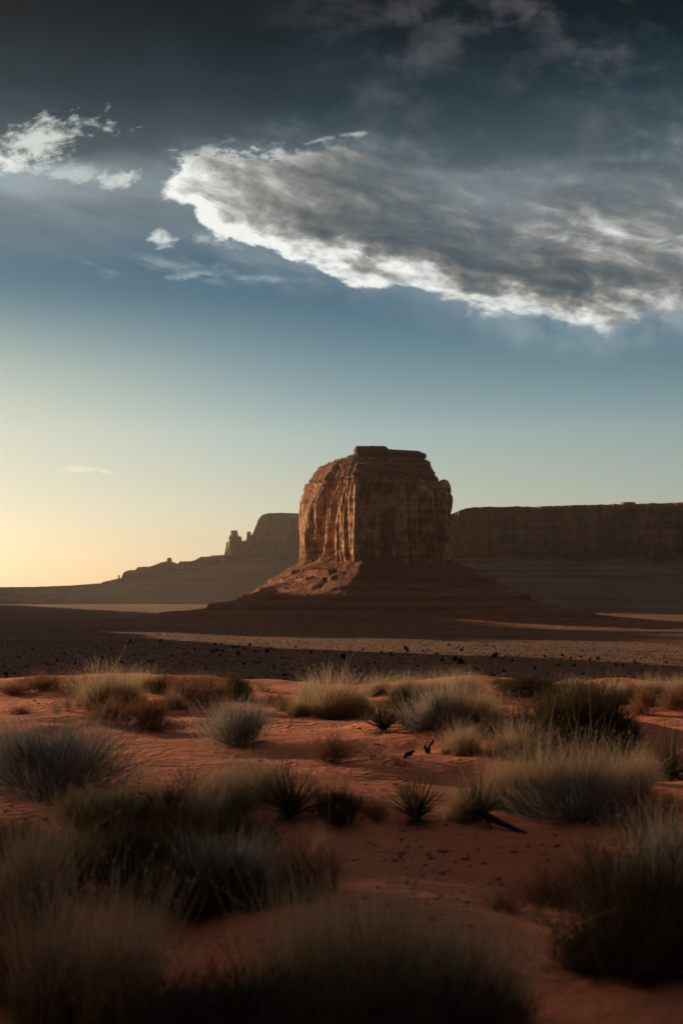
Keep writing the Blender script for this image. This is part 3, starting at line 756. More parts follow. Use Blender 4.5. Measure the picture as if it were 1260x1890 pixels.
def m_brush(seed, n1=70, n2=9, n3=5, tilt=78, w=(.016, .008, .0055), up=.55, wob=.22, L1=(.6, .9), ntips=0, lean=(0.06, 0, 0)):
    """a many-stemmed desert shrub: stems, branches and upswept twigs, unit height"""
    st = Blades(seed); r = st.r
    d, ph, a = cone_dirs(r, n1, 4, tilt, .8)
    root = np.stack([r.normal(size=n1) * .07, r.normal(size=n1) * .07, np.full(n1, -.02)], -1)
    L = r.uniform(*L1, n1) * (1 + .18 * np.sin(a)) * (1 - .12 * (ph % 1.7))
    p = st.add(root, d + np.array(lean), L, w[0], -.10 * np.sin(a), wob, 6, a0=0, a1=.5, wend=.35, tint=r.uniform(0, .6, n1))
    tw = Blades(seed + 7); r = tw.r
    def sprout(p, n, fr, Lr, ww, a0, a1, out, upk, segs):
        N = len(p); S_ = p.shape[1] - 1
        t = r.uniform(fr[0], fr[1], (N, n)) * S_; i = np.minimum(t.astype(int), S_ - 1); f = (t - i)[..., None]
        rows = np.arange(N)[:, None]
        q = p[rows, i] * (1 - f) + p[rows, i + 1] * f
        ax = unit(p[rows, i + 1] - p[rows, i])
        dd = ax * .7 + r.normal(size=(N, n, 3)) * out + np.array([0, 0, upk])
        q = q.reshape(-1, 3); dd = dd.reshape(-1, 3)
        return tw.add(q, dd, r.uniform(*Lr, len(q)), ww, -.05, wob * .8, segs, a0=a0, a1=a1, wend=.3)
    p2 = sprout(p, n2, (.25, 1.0), (.14, .36), w[1], .25, .7, .42, up, 4)
    p3 = sprout(p2, n3, (.25, 1.0), (.07, .20), w[2], .5, 1.0, .42, up, 3)
    if ntips: sprout(p3, ntips, (.3, 1.0), (.03, .08), w[2] * .9, .8, 1.0, .5, up * .8, 2)
    return {'twigs': tw.mesh('brush_twigs'), 'stems': st.mesh('brush_stems')}
def m_sage(seed, N=5200, n1=170):
    """a rounded sagebrush: dark stems inside, fine pale upswept twigs outside"""
    st = Blades(seed); r = st.r
    d, ph, a = cone_dirs(r, n1, 3, 86, .75)
    lob = lambda ph, a: .86 + .20 * np.sin(ph * 2 + seed) * np.sin(a) + .10 * np.sin(ph * 5 + a * 3 + seed * 2)
    root = np.stack([r.normal(size=n1) * .06, r.normal(size=n1) * .06, np.full(n1, -.02)], -1)
    st.add(root, d, .78 * lob(ph, a) * (1 + .30 * np.sin(a)), .010, -.12 * np.sin(a), .22, 6, a0=0, a1=.35, wend=.35, tint=r.uniform(0, .5, n1))
    tw = Blades(seed + 3); r = tw.r
    k = 60; kd, kph, ka = cone_dirs(r, k, 3, 92, .7)              # twigs grow in sprays, with gaps between
    i = r.randint(k, size=N)
    d = unit(kd[i] + r.normal(size=(N, 3)) * .17); ph = np.arctan2(d[:, 1], d[:, 0]); a = np.arccos(np.clip(d[:, 2], -1, 1))
    R_ = lob(ph, a) * (1 + .30 * np.sin(a)); kr = r.uniform(.72, 1.1, k)[i]
    base = d * (R_ * kr * r.uniform(.22, .78, N))[:, None]; base[:, 2] = np.maximum(base[:, 2], .01)
    dd = d * .75 + np.array([.16, 0, .55]) + r.normal(size=(N, 3)) * .28
    L = R_ * r.uniform(.16, .42, N)
    tw.add(base, dd, L, .0052 * r.uniform(.6, 1.3, N), -.05, .16, 4, a0=.25, a1=1.0, wend=.3)
    return {'twigs': tw.mesh('sage_twigs'), 'stems': st.mesh('sage_stems')}
def m_yucca(seed, N=150, lo=0, hi=88, skirt=90, w=.030, dead=True):
    b = Blades(seed); r = b.r
    d, ph, a = cone_dirs(r, N, lo, hi, .8)
    root = np.stack([np.cos(ph) * .05, np.sin(ph) * .05, .10 + .06 * np.cos(a)], -1)
    b.add(root, d, r.uniform(.62, .95, N) * (1.0 - .12 * np.sin(a)), w * r.uniform(.7, 1.15, N), r.uniform(0, .22, N) * np.sin(a), .10, 5, taper=.6, wend=.06)
    f = Blades(seed + 1); M = 60                         # curling marginal threads
    d, ph, a = cone_dirs(f.r, M, lo, hi); root = np.stack([np.cos(ph) * .05, np.sin(ph) * .05, np.full(M, .12)], -1) + d * f.r.uniform(.1, .5, (M, 1))
    out = {}
    s = Blades(seed + 2); r = s.r
    d, ph, a = cone_dirs(r, skirt, 84, 122, 1.0)
    root = np.stack([np.cos(ph) * .05, np.sin(ph) * .05, r.uniform(.02, .14, skirt)], -1)
    s.add(root, d, r.uniform(.40, .68, skirt), w * .8, .18, .10, 5, taper=.6, wend=.1)
    # trunk
    n, k = 10, 5; th = np.linspace(0, 2 * np.pi, n, endpoint=False)[:, None]; v = np.linspace(0, 1, k)[None]
    rr = .06 * (1.1 - .3 * v) * (1 + .2 * np.sin(th * 5 + v * 9))
    tm = mesh_np('yucca_trunk', np.stack([rr * np.cos(th), rr * np.sin(th), -.06 + .22 * v + 0 * th], -1), grid_faces(n, k, True))
    attr(tm, 'tint', np.full(n * k, .3)); attr(tm, 'along', np.full(n * k, .2))
    return {'leaves': b.mesh('yucca_leaves'), 'dead_leaves': s.mesh('yucca_dead_leaves'), 'trunk': tm}
def tubes(chains, n=6):
    V, F, k = [], [], 0
    for P, Rr in chains:
        P = np.asarray(P); m = len(P)
        tg = unit(np.gradient(P, axis=0)); ref = np.array([.3, .5, .81]); a = unit(np.cross(tg, ref)); b = np.cross(tg, a)
        th = np.linspace(0, 2 * np.pi, n, endpoint=False)
        ring = P[:, None] + (a[:, None] * np.cos(th)[None, :, None] + b[:, None] * np.sin(th)[None, :, None]) * np.asarray(Rr)[:, None, None]
        V.append(ring.reshape(-1, 3))
        i = np.arange(m - 1)[:, None]; j = np.arange(n)[None]; j2 = (j + 1) % n
        F.append((np.stack([i * n + j, i * n + j2, (i + 1) * n + j2, (i + 1) * n + j], -1) + k).reshape(-1, 4)); k += m * n
    return np.concatenate(V), np.concatenate(F)
def m_snag(seed, n0=5, depth=4, r0=.035, tilt=55, crook=.38):
    """gnarled dead wood: forking crooked branches, unit height"""
    rr = np.random.RandomState(seed); chains = []
    def grow(p, d, L, rad, lv):
        m = 7; P = [p]; dd = d.copy()
        for i in range(m - 1):
            dd = unit(dd + rr.normal(size=3) * crook * .55 + np.array([0, 0, .05])); P.append(P[-1] + dd * L / (m - 1))
        P = np.array(P); Rr = np.linspace(rad, rad * .55, m); chains.append((P, Rr))
        if lv == 0: return
        for j in range(rr.randint(2, 4)):
            i = rr.randint(2, m); grow(P[i], unit(dd + rr.normal(size=3) * .75 + np.array([0, 0, .15])), L * rr.uniform(.5, .75), rad * .55, lv - 1)
    d, ph, a = cone_dirs(rr, n0, 5, tilt)
    for k in range(n0): grow(np.array([rr.normal() * .04, rr.normal() * .04, -.03]), d[k], rr.uniform(.35, .55), r0 * rr.uniform(.6, 1), depth)
    V, F = tubes(chains, 5); V[:, 2] = np.where(V[:, 2] < 0, V[:, 2] * .3, V[:, 2]); V /= V[:, 2].max()
    me = mesh_np('snag_branches', V, F); attr(me, 'tint', rr.uniform(size=len(V)) * .4); attr(me, 'along', np.full(len(V), .2))
    return me

G_STRAW = plant_material('pale straw grass', (.22, .175, .15), (.49, .41, .355), (.74, .66, .59), .4)
G_GOLD = plant_material('yellow straw grass', (.19, .125, .075), (.43, .30, .18), (.62, .47, .32), .4)
G_GREY = plant_material('grey brush', (.11, .095, .08), (.30, .265, .23), (.60, .55, .49), .35)
G_SNAKE = plant_material('green yellow stems', (.09, .07, .038), (.26, .205, .11), (.46, .37, .215), .35)
G_RUST = plant_material('rusty dry twigs', (.10, .045, .027), (.26, .125, .075), (.38, .21, .125), .3)
G_DARK = plant_material('dark olive brush', (.030, .021, .012), (.080, .058, .030), (.15, .11, .058), .25)
G_BROWN = plant_material('brown dry grass', (.045, .026, .016), (.13, .078, .045), (.22, .145, .09), .25)
G_NEAR = plant_material('dark olive grass', (.028, .022, .012), (.075, .060, .030), (.14, .11, .06), .25)
G_PURPLE = plant_material('purple brown twigs', (.09, .062, .05), (.23, .165, .13), (.42, .32, .26), .3)
G_YUCCA = plant_material('yucca leaf', (.036, .038, .018), (.085, .085, .040), (.20, .175, .09), .2)
G_DEAD = plant_material('dead yucca leaf', (.11, .078, .045), (.25, .185, .115), (.33, .26, .17), .2)
G_WOOD = plant_material('dark dead wood', (.020, .013, .010), (.055, .036, .026), (.07, .05, .04), 0.0)
G_BARK = plant_material('brown stems', (.035, .022, .015), (.085, .055, .036), (.10, .07, .05), 0.0)

GRASS = [m_grass(100 + i, 3400, .44, 36 + 5 * i) for i in range(3)]
GRASS2 = [m_grass(120 + i, 1500, .30, 30 + 6 * i, droop=.12, wid=.008) for i in range(2)]
BRUSH = [m_brush(200 + i, 110, 11, 7, 84, w=(.009, .0056, .0046)) for i in range(3)]
SAGE = [m_sage(220 + i) for i in range(3)]
SNAKE = [m_brush(230 + i, 150, 12, 6, 54, w=(.009, .006, .005), up=.9, wob=.14, L1=(.62, .92)) for i in range(2)]
TWIG = [m_brush(250 + i, 34, 7, 4, 74, w=(.018, .009, .006), up=.35, wob=.34) for i in range(2)]
DENSE = [m_brush(270 + i, 190, 13, 7, 82, w=(.010, .0066, .005), up=.5, wob=.2) for i in range(2)]
YUCCA = [m_yucca(300 + i, 200 - 30 * i, 0, 58 + 9 * i, 70 + 20 * i, w=.021) for i in range(4)]
SNAG = [m_snag(330 + i, 5 + i, 4) for i in range(3)]

# kind -> (object name, category, part meshes, part materials)
def kit(name, cat, protos, mats): return (name, cat, protos, mats)
KITS = {
    'straw':  kit('grass_tuft', 'grass tuft', GRASS, {'blades': G_STRAW, 'seed_stalks': G_STRAW}),
    'gold':   kit('grass_tuft', 'grass tuft', GRASS, {'blades': G_GOLD, 'seed_stalks': G_STRAW}),
    'thin':   kit('grass_tuft', 'grass tuft', GRASS2, {'blades': G_GOLD, 'seed_stalks': G_STRAW}),
    'greyg':  kit('grass_tuft', 'grass tuft', GRASS, {'blades': G_GREY, 'seed_stalks': G_STRAW}),
    'olive':  kit('grass_tuft', 'grass tuft', GRASS, {'blades': G_SNAKE, 'seed_stalks': G_SNAKE}),
    'nearg':  kit('grass_tuft', 'grass tuft', GRASS, {'blades': G_NEAR, 'seed_stalks': G_NEAR}),
    'nearb':  kit('grass_tuft', 'grass tuft', GRASS2, {'blades': G_BROWN, 'seed_stalks': G_BROWN}),
    'darkg':  kit('grass_tuft', 'grass tuft', GRASS, {'blades': G_DARK, 'seed_stalks': G_DARK}),
    'grey':   kit('sagebrush', 'shrub', SAGE, {'twigs': G_GREY, 'stems': G_BARK}),
    'snake':  kit('broom_shrub', 'shrub', SNAKE, {'twigs': G_SNAKE, 'stems': G_BARK}),
    'rust':   kit('dry_shrub', 'shrub', BRUSH, {'twigs': G_RUST, 'stems': G_BARK}),
    'twig':   kit('twiggy_shrub', 'shrub', TWIG, {'twigs': G_PURPLE, 'stems': G_BARK}),
    'purple': kit('twiggy_shrub', 'shrub', BRUSH, {'twigs': G_PURPLE, 'stems': G_BARK}),
    'dark':   kit('dark_shrub', 'shrub', DENSE, {'twigs': G_DARK, 'stems': G_BARK}),
    'yucca':  kit('yucca', 'yucca', YUCCA, {'leaves': G_YUCCA, 'dead_leaves': G_DEAD, 'trunk': G_BARK}),
    'snag':   kit('dead_bush', 'dead bush', [{'branches': m} for m in SNAG], {'branches': G_WOOD}),
}
_proto = {}
def prototype(kind, i):
    """the first plant of a kind, with its parts; later ones are copies of it"""
    name, cat, protos, mats = KITS[kind]; i %= len(protos)
    if (kind, i) in _proto: return _proto[(kind, i)], False
    root = empty(name)
    for pname, me in protos[i].items():
        me2 = me.copy() if len(me.materials) else me
        new_obj(pname, me2, mats[pname], root)
    _proto[(kind, i)] = root
    return root, True
_count = {}; _ext = {}
def extent(root):
    """width and height of a prototype, ignoring its few stray tips"""
    key = root.children[0].data.name
    if key not in _ext:
        P = []
        for ch in root.children:
            if ch.name.startswith('seed'): continue
            a = np.empty(len(ch.data.vertices) * 3, np.float32); ch.data.vertices.foreach_get('co', a); P.append(a.reshape(-1, 3))
        P = np.concatenate(P)
        _ext[key] = (float(np.percentile(P[:, 0], 98.5) - np.percentile(P[:, 0], 1.5)), float(np.percentile(P[:, 2], 98.5)))
    return _ext[key]
def plant(kind, px, py, w, h, label, group=None, dist=None, var=None, sink=0.02):
    """kind at photo pixel (px, py = foot), w x h photo pixels"""
    x, y, z = pix_ground(px, py) if dist is None else (pix_ray(px, py)[0] * dist, dist, float(ground_h(pix_ray(px, py)[0] * dist, dist)))
    d = math.hypot(x, y)
    hh = h / FPX * d; ww = w / FPX * d
    k = _count.get(kind, 0); _count[kind] = k + 1
    src, first = prototype(kind, k if var is None else var)
    kids = list(src.children)
    if first: o = src
    else:
        o = src.copy(); COL.objects.link(o)
        for ch in kids:
            c = ch.copy(); COL.objects.link(c); c.parent = o
    o.location = (x, y, z - sink)
    bw, bh = extent(src)
    sx = ww / bw; sz = hh / bh
    o.scale = (sx, (sx + sz) * .5 if KITS[kind][0] != 'grass_tuft' else sx * .8, sz)
    o.rotation_euler = (0, 0, random.uniform(-.5, .5) + (k % 2) * 3.1416 * (0 if KITS[kind][0] == 'grass_tuft' else 1))
    for key in ('label', 'category', 'group'):
        if key in o: del o[key]
    tag(o, label, KITS[kind][1], group)
    return o

PLANTS = [
    # kind, x, y of the foot, width, height, label, group
    # --- along the crest
    ('rust', 75, 1276, 110, 36, 'low rusty dry shrub on the crest above the bare sand lip'),
    ('gold', 186, 1305, 110, 62, 'tall yellow-tan grass clump on the sand mound at the crest', 'grass tufts on the sand'),
    ('gold', 222, 1300, 80, 48, 'shorter yellow grass clump joined to the tall clump on the mound', 'grass tufts on the sand'),
    ('rust', 205, 1338, 95, 52, 'reddish twiggy shrub below the yellow grass on the mound'),
    ('rust', 275, 1346, 95, 58, 'rusty spreading shrub at the foot of the yellow grass mound'),
    ('twig', 105, 1318, 26, 30, 'tiny dark plant beside the mound, the smaller of a pair'),
    ('twig', 126, 1312, 30, 42, 'small dark upright plant beside the mound, the taller of a pair'),
    ('dark', 295, 1280, 46, 30, 'small dark green bush behind the yellow grass mound'),
    ('rust', 335, 1300, 70, 52, 'rusty dry weed patch on the crest behind the grey sagebrush'),
    ('rust', 385, 1304, 80, 56, 'red-brown dry weed standing just behind the grey sagebrush'),
    ('dark', 432, 1290, 50, 46, 'dark brown-green bush on the crest above the grey sagebrush'),
    ('snake', 446, 1294, 36, 34, 'little green bush beside the dark brown-green crest bush'),
    ('grey', 437, 1376, 118, 84, 'round grey sagebrush with dark base on open sand below the crest', 'grey sagebrush'),
    ('purple', 522, 1312, 42, 32, 'small brown bush on bare sand before the big pale grass'),
    ('gold', 552, 1322, 46, 36, 'short yellowish tuft leaning on the big pale grass dome', 'grass tufts on the sand'),
    ('straw', 612, 1322, 112, 68, 'big pale domed grass clump on the crest', 'grass tufts on the sand'),
    ('straw', 700, 1282, 66, 30, 'low pale tuft on the crest between the two big pale domes', 'grass tufts on the sand'),
    ('straw', 752, 1281, 66, 32, 'low pale tuft on the crest behind the dark bush by the yuccas', 'grass tufts on the sand'),
    ('dark', 742, 1312, 56, 44, 'dark brown bush rising behind the pair of crest yuccas'),
    ('yucca', 708, 1352, 92, 66, 'yucca with a drooping skirt of dead leaves on the crest slope', 'yuccas'),
    ('yucca', 752, 1346, 60, 52, 'smaller yucca close beside the skirted crest yucca', 'yuccas'),
    ('grey', 800, 1344, 110, 74, 'pale silvery sagebrush, the largest of the crest'),
    ('greyg', 842, 1338, 80, 66, 'silvery grass grown into the largest crest sagebrush', 'grass tufts on the sand'),
    ('straw', 846, 1281, 84, 36, 'pale grass dome on the skyline of the crest', 'grass tufts on the sand'),
    ('gold', 888, 1330, 62, 50, 'yellow-green grass clump next to the silvery sagebrush', 'grass tufts on the sand'),
    ('straw', 915, 1352, 66, 50, 'pale wispy tuft between yellow-green grass and the great dark bush', 'grass tufts on the sand'),
    ('dark', 975, 1284, 108, 38, 'low dark red-brown shrub on the crest skyline'),
    ('dark', 1000, 1384, 120, 98, 'great dark bush, its lower wing with olive tips'),
    ('dark', 1085, 1380, 150, 118, 'great dark bush, its tall crown'),
    ('dark', 1135, 1392, 80, 76, 'dark bush drooping to the sand at the end of the great dark bush'),
    ('darkg', 950, 1398, 100, 54, 'dark olive grass spilling from the foot of the great dark bush', 'grass tufts on the sand'),
    ('olive', 850, 1392, 74, 48, 'low green-brown tuft on the sand beside the dead stump', 'grass tufts on the sand'),
    ('straw', 1130, 1296, 60, 36, 'tan tuft on the crest behind the great dark bush', 'grass tufts on the sand'),
    ('rust', 1185, 1318, 46, 50, 'brown upright weed near a bare sandy shelf'),
    ('straw', 1200, 1288, 62, 34, 'pale crest tuft above the bare sandy shelf', 'grass tufts on the sand'),
    ('rust', 1240, 1310, 60, 44, 'rusty weed at the crest near the picture edge'),
    ('rust', 1160, 1285, 60, 26, 'low brown weed on the far crest past the tan tuft'),
    ('grey', 1070, 1285, 80, 34, 'dim greyish brush peeping over the great dark bush'),
    ('rust', 20, 1282, 70, 22, 'thin rusty weeds at the left edge of the crest'),
    ('rust', 150, 1284, 70, 38, 'rusty weeds behind the tall yellow-tan clump'),
    ('straw', 262, 1276, 70, 32, 'faded tuft on the skyline past the yellow grass mound', 'grass tufts on the sand'),
    ('rust', 320, 1272, 60, 26, 'dim rusty fringe of weeds on the skyline above the grey sagebrush'),
    ('rust', 365, 1275, 80, 32, 'reddish skyline weeds behind the red-brown weed'),
    ('twig', 485, 1276, 50, 26, 'thin bare twigs on the skyline left of the big pale grass dome'),
    ('rust', 500, 1300, 60, 20, 'low rusty litter of weeds on the crest sand'),
    ('gold', 575, 1290, 60, 34, 'tan tuft half hidden behind the big pale grass dome', 'grass tufts on the sand'),
    ('greyg', 655, 1318, 60, 46, 'greyish tuft at the shoulder of the big pale grass dome', 'grass tufts on the sand'),
    ('straw', 800, 1290, 70, 38, 'pale tuft behind the silvery sagebrush', 'grass tufts on the sand'),
    ('rust', 1050, 1276, 60, 22, 'dim low weeds on the skyline before the great dark bush'),
    ('dark', 1195, 1300, 60, 24, 'low dark weed under the pale crest tuft'),
    ('rust', 1105, 1280, 50, 22, 'thin brown weeds beside the tan crest tuft'),
    ('straw', 1248, 1284, 50, 30, 'faded tuft on the crest at the right edge', 'grass tufts on the sand'),
    ('rust', 40, 1318, 44, 16, 'low scrap of weed on the bare sand lip'),
    ('olive', 320, 1310, 46, 28, 'greenish tuft at the end of the rusty spreading shrub', 'grass tufts on the sand'),
    # --- middle of the sand
    ('grey', 100, 1462, 235, 128, 'big windswept grey sagebrush with pale tips at the left edge', 'grey sagebrush'),
    ('grey', 30, 1452, 130, 100, 'grey sagebrush cut by the left edge, behind the big windswept one', 'grey sagebrush'),
    ('purple', 613, 1406, 84, 54, 'round dark brown twiggy bush alone on open sand'),
    ('twig', 695, 1404, 80, 42, 'sparse bare twigs spreading beside the round brown bush'),
    ('twig', 735, 1412, 60, 28, 'flat scatter of bare twigs in the sandy hollow'),
    ('straw', 930, 1492, 130, 84, 'pale grass at the near end of the long grass bank', 'grass tufts on the sand'),
    ('straw', 1010, 1500, 150, 110, 'tall pale grass in the middle of the long grass bank', 'grass tufts on the sand'),
    ('greyg', 1090, 1500, 150, 108, 'greyish grass past the middle of the long grass bank', 'grass tufts on the sand'),
    ('straw', 1150, 1482, 110, 84, 'brownish grass at the far end of the long grass bank', 'grass tufts on the sand'),
    ('grey', 1060, 1512, 190, 84, 'dark-based brush under the long grass bank'),
    ('yucca', 1098, 1430, 92, 66, 'yucca with a few pale blades standing behind the grass bank', 'yuccas'),
    ('yucca', 1238, 1440, 110, 88, 'yucca with pale fringed blades at the right edge', 'yuccas'),
    ('olive', 1188, 1446, 44, 54, 'small green tuft before the right-edge yucca', 'grass tufts on the sand'),
    ('yucca', 768, 1518, 118, 92, 'green yucca with a wide star of dead leaves at its foot', 'yuccas'),
    ('yucca', 878, 1512, 110, 86, 'brownish yucca with a dark broken stalk beside the star-footed yucca', 'yuccas'),
    ('olive', 850, 1515, 60, 56, 'grass tuft squeezed between the two middle yuccas', 'grass tufts on the sand'),
    ('purple', 690, 1510, 60, 34, 'low dim twigs on sand before the star-footed yucca'),
    # --- the left thicket
    ('twig', 352, 1462, 76, 62, 'purplish twiggy bush at the back of the thicket'),
    ('olive', 400, 1500, 96, 78, 'green-yellow grass at the back of the thicket', 'grass tufts on the sand'),
    ('thin', 432, 1512, 90, 88, 'fan of yellow blades left of the thicket yucca', 'grass tufts on the sand'),
    ('olive', 480, 1470, 110, 60, 'dark green tuft behind the thicket yucca', 'grass tufts on the sand'),
    ('yucca', 536, 1510, 140, 100, 'large fan-shaped yucca in the thicket', 'yuccas'),
    ('dark', 618, 1518, 86, 66, 'dark brown bush at the end of the thicket next to the fan-shaped yucca'),
    ('snag', 470, 1458, 30, 48, 'crooked bare branch poking up behind the thicket yucca', 'bare dead branches'),
    ('snag', 520, 1452, 46, 50, 'leaning bare branch forking above the thicket yucca', 'bare dead branches'),
    ('twig', 575, 1462, 60, 42, 'pale bare twigs above the fan-shaped yucca'),
    ('snake', 190, 1560, 150, 104, 'yellow-green broom shrub on the near side of the thicket'),
    ('snake', 245, 1545, 100, 84, 'olive broom shrub half behind the gnarled dead bush'),
    ('snag', 288, 1548, 110, 104, 'gnarled black dead bush amid the thicket', 'bare dead branches'),
    ('purple', 330, 1560, 120, 90, 'dim brown bush behind the gnarled dead bush'),
    ('dark', 255, 1640, 210, 120, 'very dark bush filling the shade under the broom shrub'),
    ('dark', 360, 1685, 200, 110, 'black-green bush at the foot of the pale dead bush'),
    ('grey', 410, 1660, 170, 120, 'pale dead bush with curved bare twigs'),
    ('grey', 470, 1668, 110, 86, 'ragged grey twigs trailing from the pale dead bush'),
    ('rust', 548, 1655, 140, 104, 'red-brown bush beside the pale dead bush on open sand'),
    ('dark', 450, 1560, 120, 50, 'low black brush under the fan-shaped yucca'),
    ('olive', 590, 1612, 26, 72, 'single upright green blade tuft near the red-brown bush', 'grass tufts on the sand'),
    ('purple', 160, 1610, 130, 80, 'dim twiggy bush between the broom shrub and the dull green shrub'),
    ('snake', 330, 1520, 90, 70, 'dull olive broom shrub just behind the gnarled dead bush'),
    ('dark', 400, 1590, 130, 84, 'dark tangled bush in the heart of the thicket'),
    ('thin', 372, 1545, 80, 80, 'sparse yellow blades before the green-yellow grass of the thicket', 'grass tufts on the sand'),
    ('purple', 600, 1640, 90, 80, 'reddish dark twigs at the outer tip of the thicket'),
    ('twig', 500, 1600, 110, 76, 'bare grey twigs over dark brush near the pale dead bush'),
    ('twig', 300, 1655, 120, 90, 'bare crooked twigs over the very dark bush'),
    # --- near, soft
    ('nearg', 40, 1716, 150, 170, 'brown-green grass clump by the left edge below the thicket', 'grass tufts on the sand'),
    ('snake', 120, 1650, 150, 112, 'dull green shrub between the left edge and the broom shrub'),
    ('dark', 30, 1590, 130, 70, 'dim dark shrub at the left edge under the windswept sagebrush'),
    ('nearb', 90, 1890, 220, 210, 'tall dry brown grass in the bottom corner, out of focus', 'grass tufts near the camera'),
    ('nearb', 215, 1900, 200, 240, 'long pale stalks beside the bottom corner grass', 'grass tufts near the camera'),
    ('rust', 20, 1850, 180, 150, 'blurred rusty shrub at the bottom corner edge'),
    ('dark', 330, 1930, 240, 120, 'black blurred shrub at the bottom between the corner grass and olive mass'),
    ('nearg', 560, 1900, 270, 210, 'blurred olive grass mass at the bottom, its first clump', 'grass tufts near the camera'),
    ('nearg', 700, 1890, 280, 232, 'blurred olive grass mass at the bottom, its tallest clump', 'grass tufts near the camera'),
    ('nearg', 840, 1900, 240, 190, 'blurred olive grass mass at the bottom, its last clump', 'grass tufts near the camera'),
    ('dark', 480, 1935, 260, 140, 'blurred dark brush under the first olive clump'),
    ('dark', 660, 1950, 300, 150, 'blurred dark brush under the tallest olive clump'),
    ('dark', 850, 1950, 240, 140, 'blurred dark brush under the last olive clump'),
    ('rust', 1010, 1668, 140, 76, 'low dim weed in the dark sand hollow'),
    ('purple', 1100, 1640, 150, 90, 'dim twiggy bush on dark sand above the black shrub'),
    ('rust', 925, 1680, 80, 40, 'little dark weed at the edge of a sand bank'),
    ('greyg', 1230, 1650, 140, 120, 'dim grey grass at the right edge above the black shrub', 'grass tufts on the sand'),
    ('dark', 1180, 1800, 280, 220, 'large black shrub in the near right shade'),
    ('grey', 1230, 1740, 200, 200, 'dusky twigs rising behind the large black shrub'),
    ('dark', 1090, 1790, 120, 80, 'low black twigs at the sandy side of the large black shrub'),
    ('rust', 1215, 1540, 110, 70, 'dim rusty weed at the right edge below the grass bank'),
]
for p in PLANTS: plant(*p)

# ------------------------------------------------------------------ out on the plain
def leafy(seed, n, sx, sy, sz, leaf, lift=.0):
    """a small dense desert tree as a cloud of leaf clumps on a short trunk, unit size"""
    r = np.random.RandomState(seed); V, F = [], []
    k = 7; cc = r.normal(size=(k, 3)) * [.26, .26, .16] + [0, 0, .55]; cr = r.uniform(.22, .36, k)
    i = r.randint(k, size=n); d = unit(r.normal(size=(n, 3))); c = cc[i] + d * cr[i, None] * r.uniform(.45, 1.05, (n, 1))
    c[:, 2] = np.maximum(c[:, 2], .04)
    a = unit(r.normal(size=(n, 3))); b = unit(np.cross(a, r.normal(size=(n, 3)))); s = leaf * r.uniform(.6, 1.4, (n, 1))
    v = np.stack([c - a * s - b * s * .6, c + a * s - b * s * .5, c + a * s * .7 + b * s, c - a * s * .8 + b * s * .7], 1) * [sx, sy, sz]
    return v.reshape(-1, 3), np.arange(n * 4).reshape(n, 4)
JUNIPER = plant_material('juniper', (.014, .018, .010), (.034, .040, .020), (.04, .045, .022), .1)
SCRUB = plant_material('plain scrub', (.030, .024, .015), (.075, .058, .034), (.08, .062, .036), .1)
def pix_plain(px, py):
    v = pix_ray(px, py); t = np.linspace(300, 4000, 9000)
    p = CAM[None] + v[None] * t[:, None]
    k = np.argmax(p[:, 2] < ground_h(p[:, 0], p[:, 1])); return p[k, 0], p[k, 1], float(ground_h(p[k, 0], p[k, 1]))
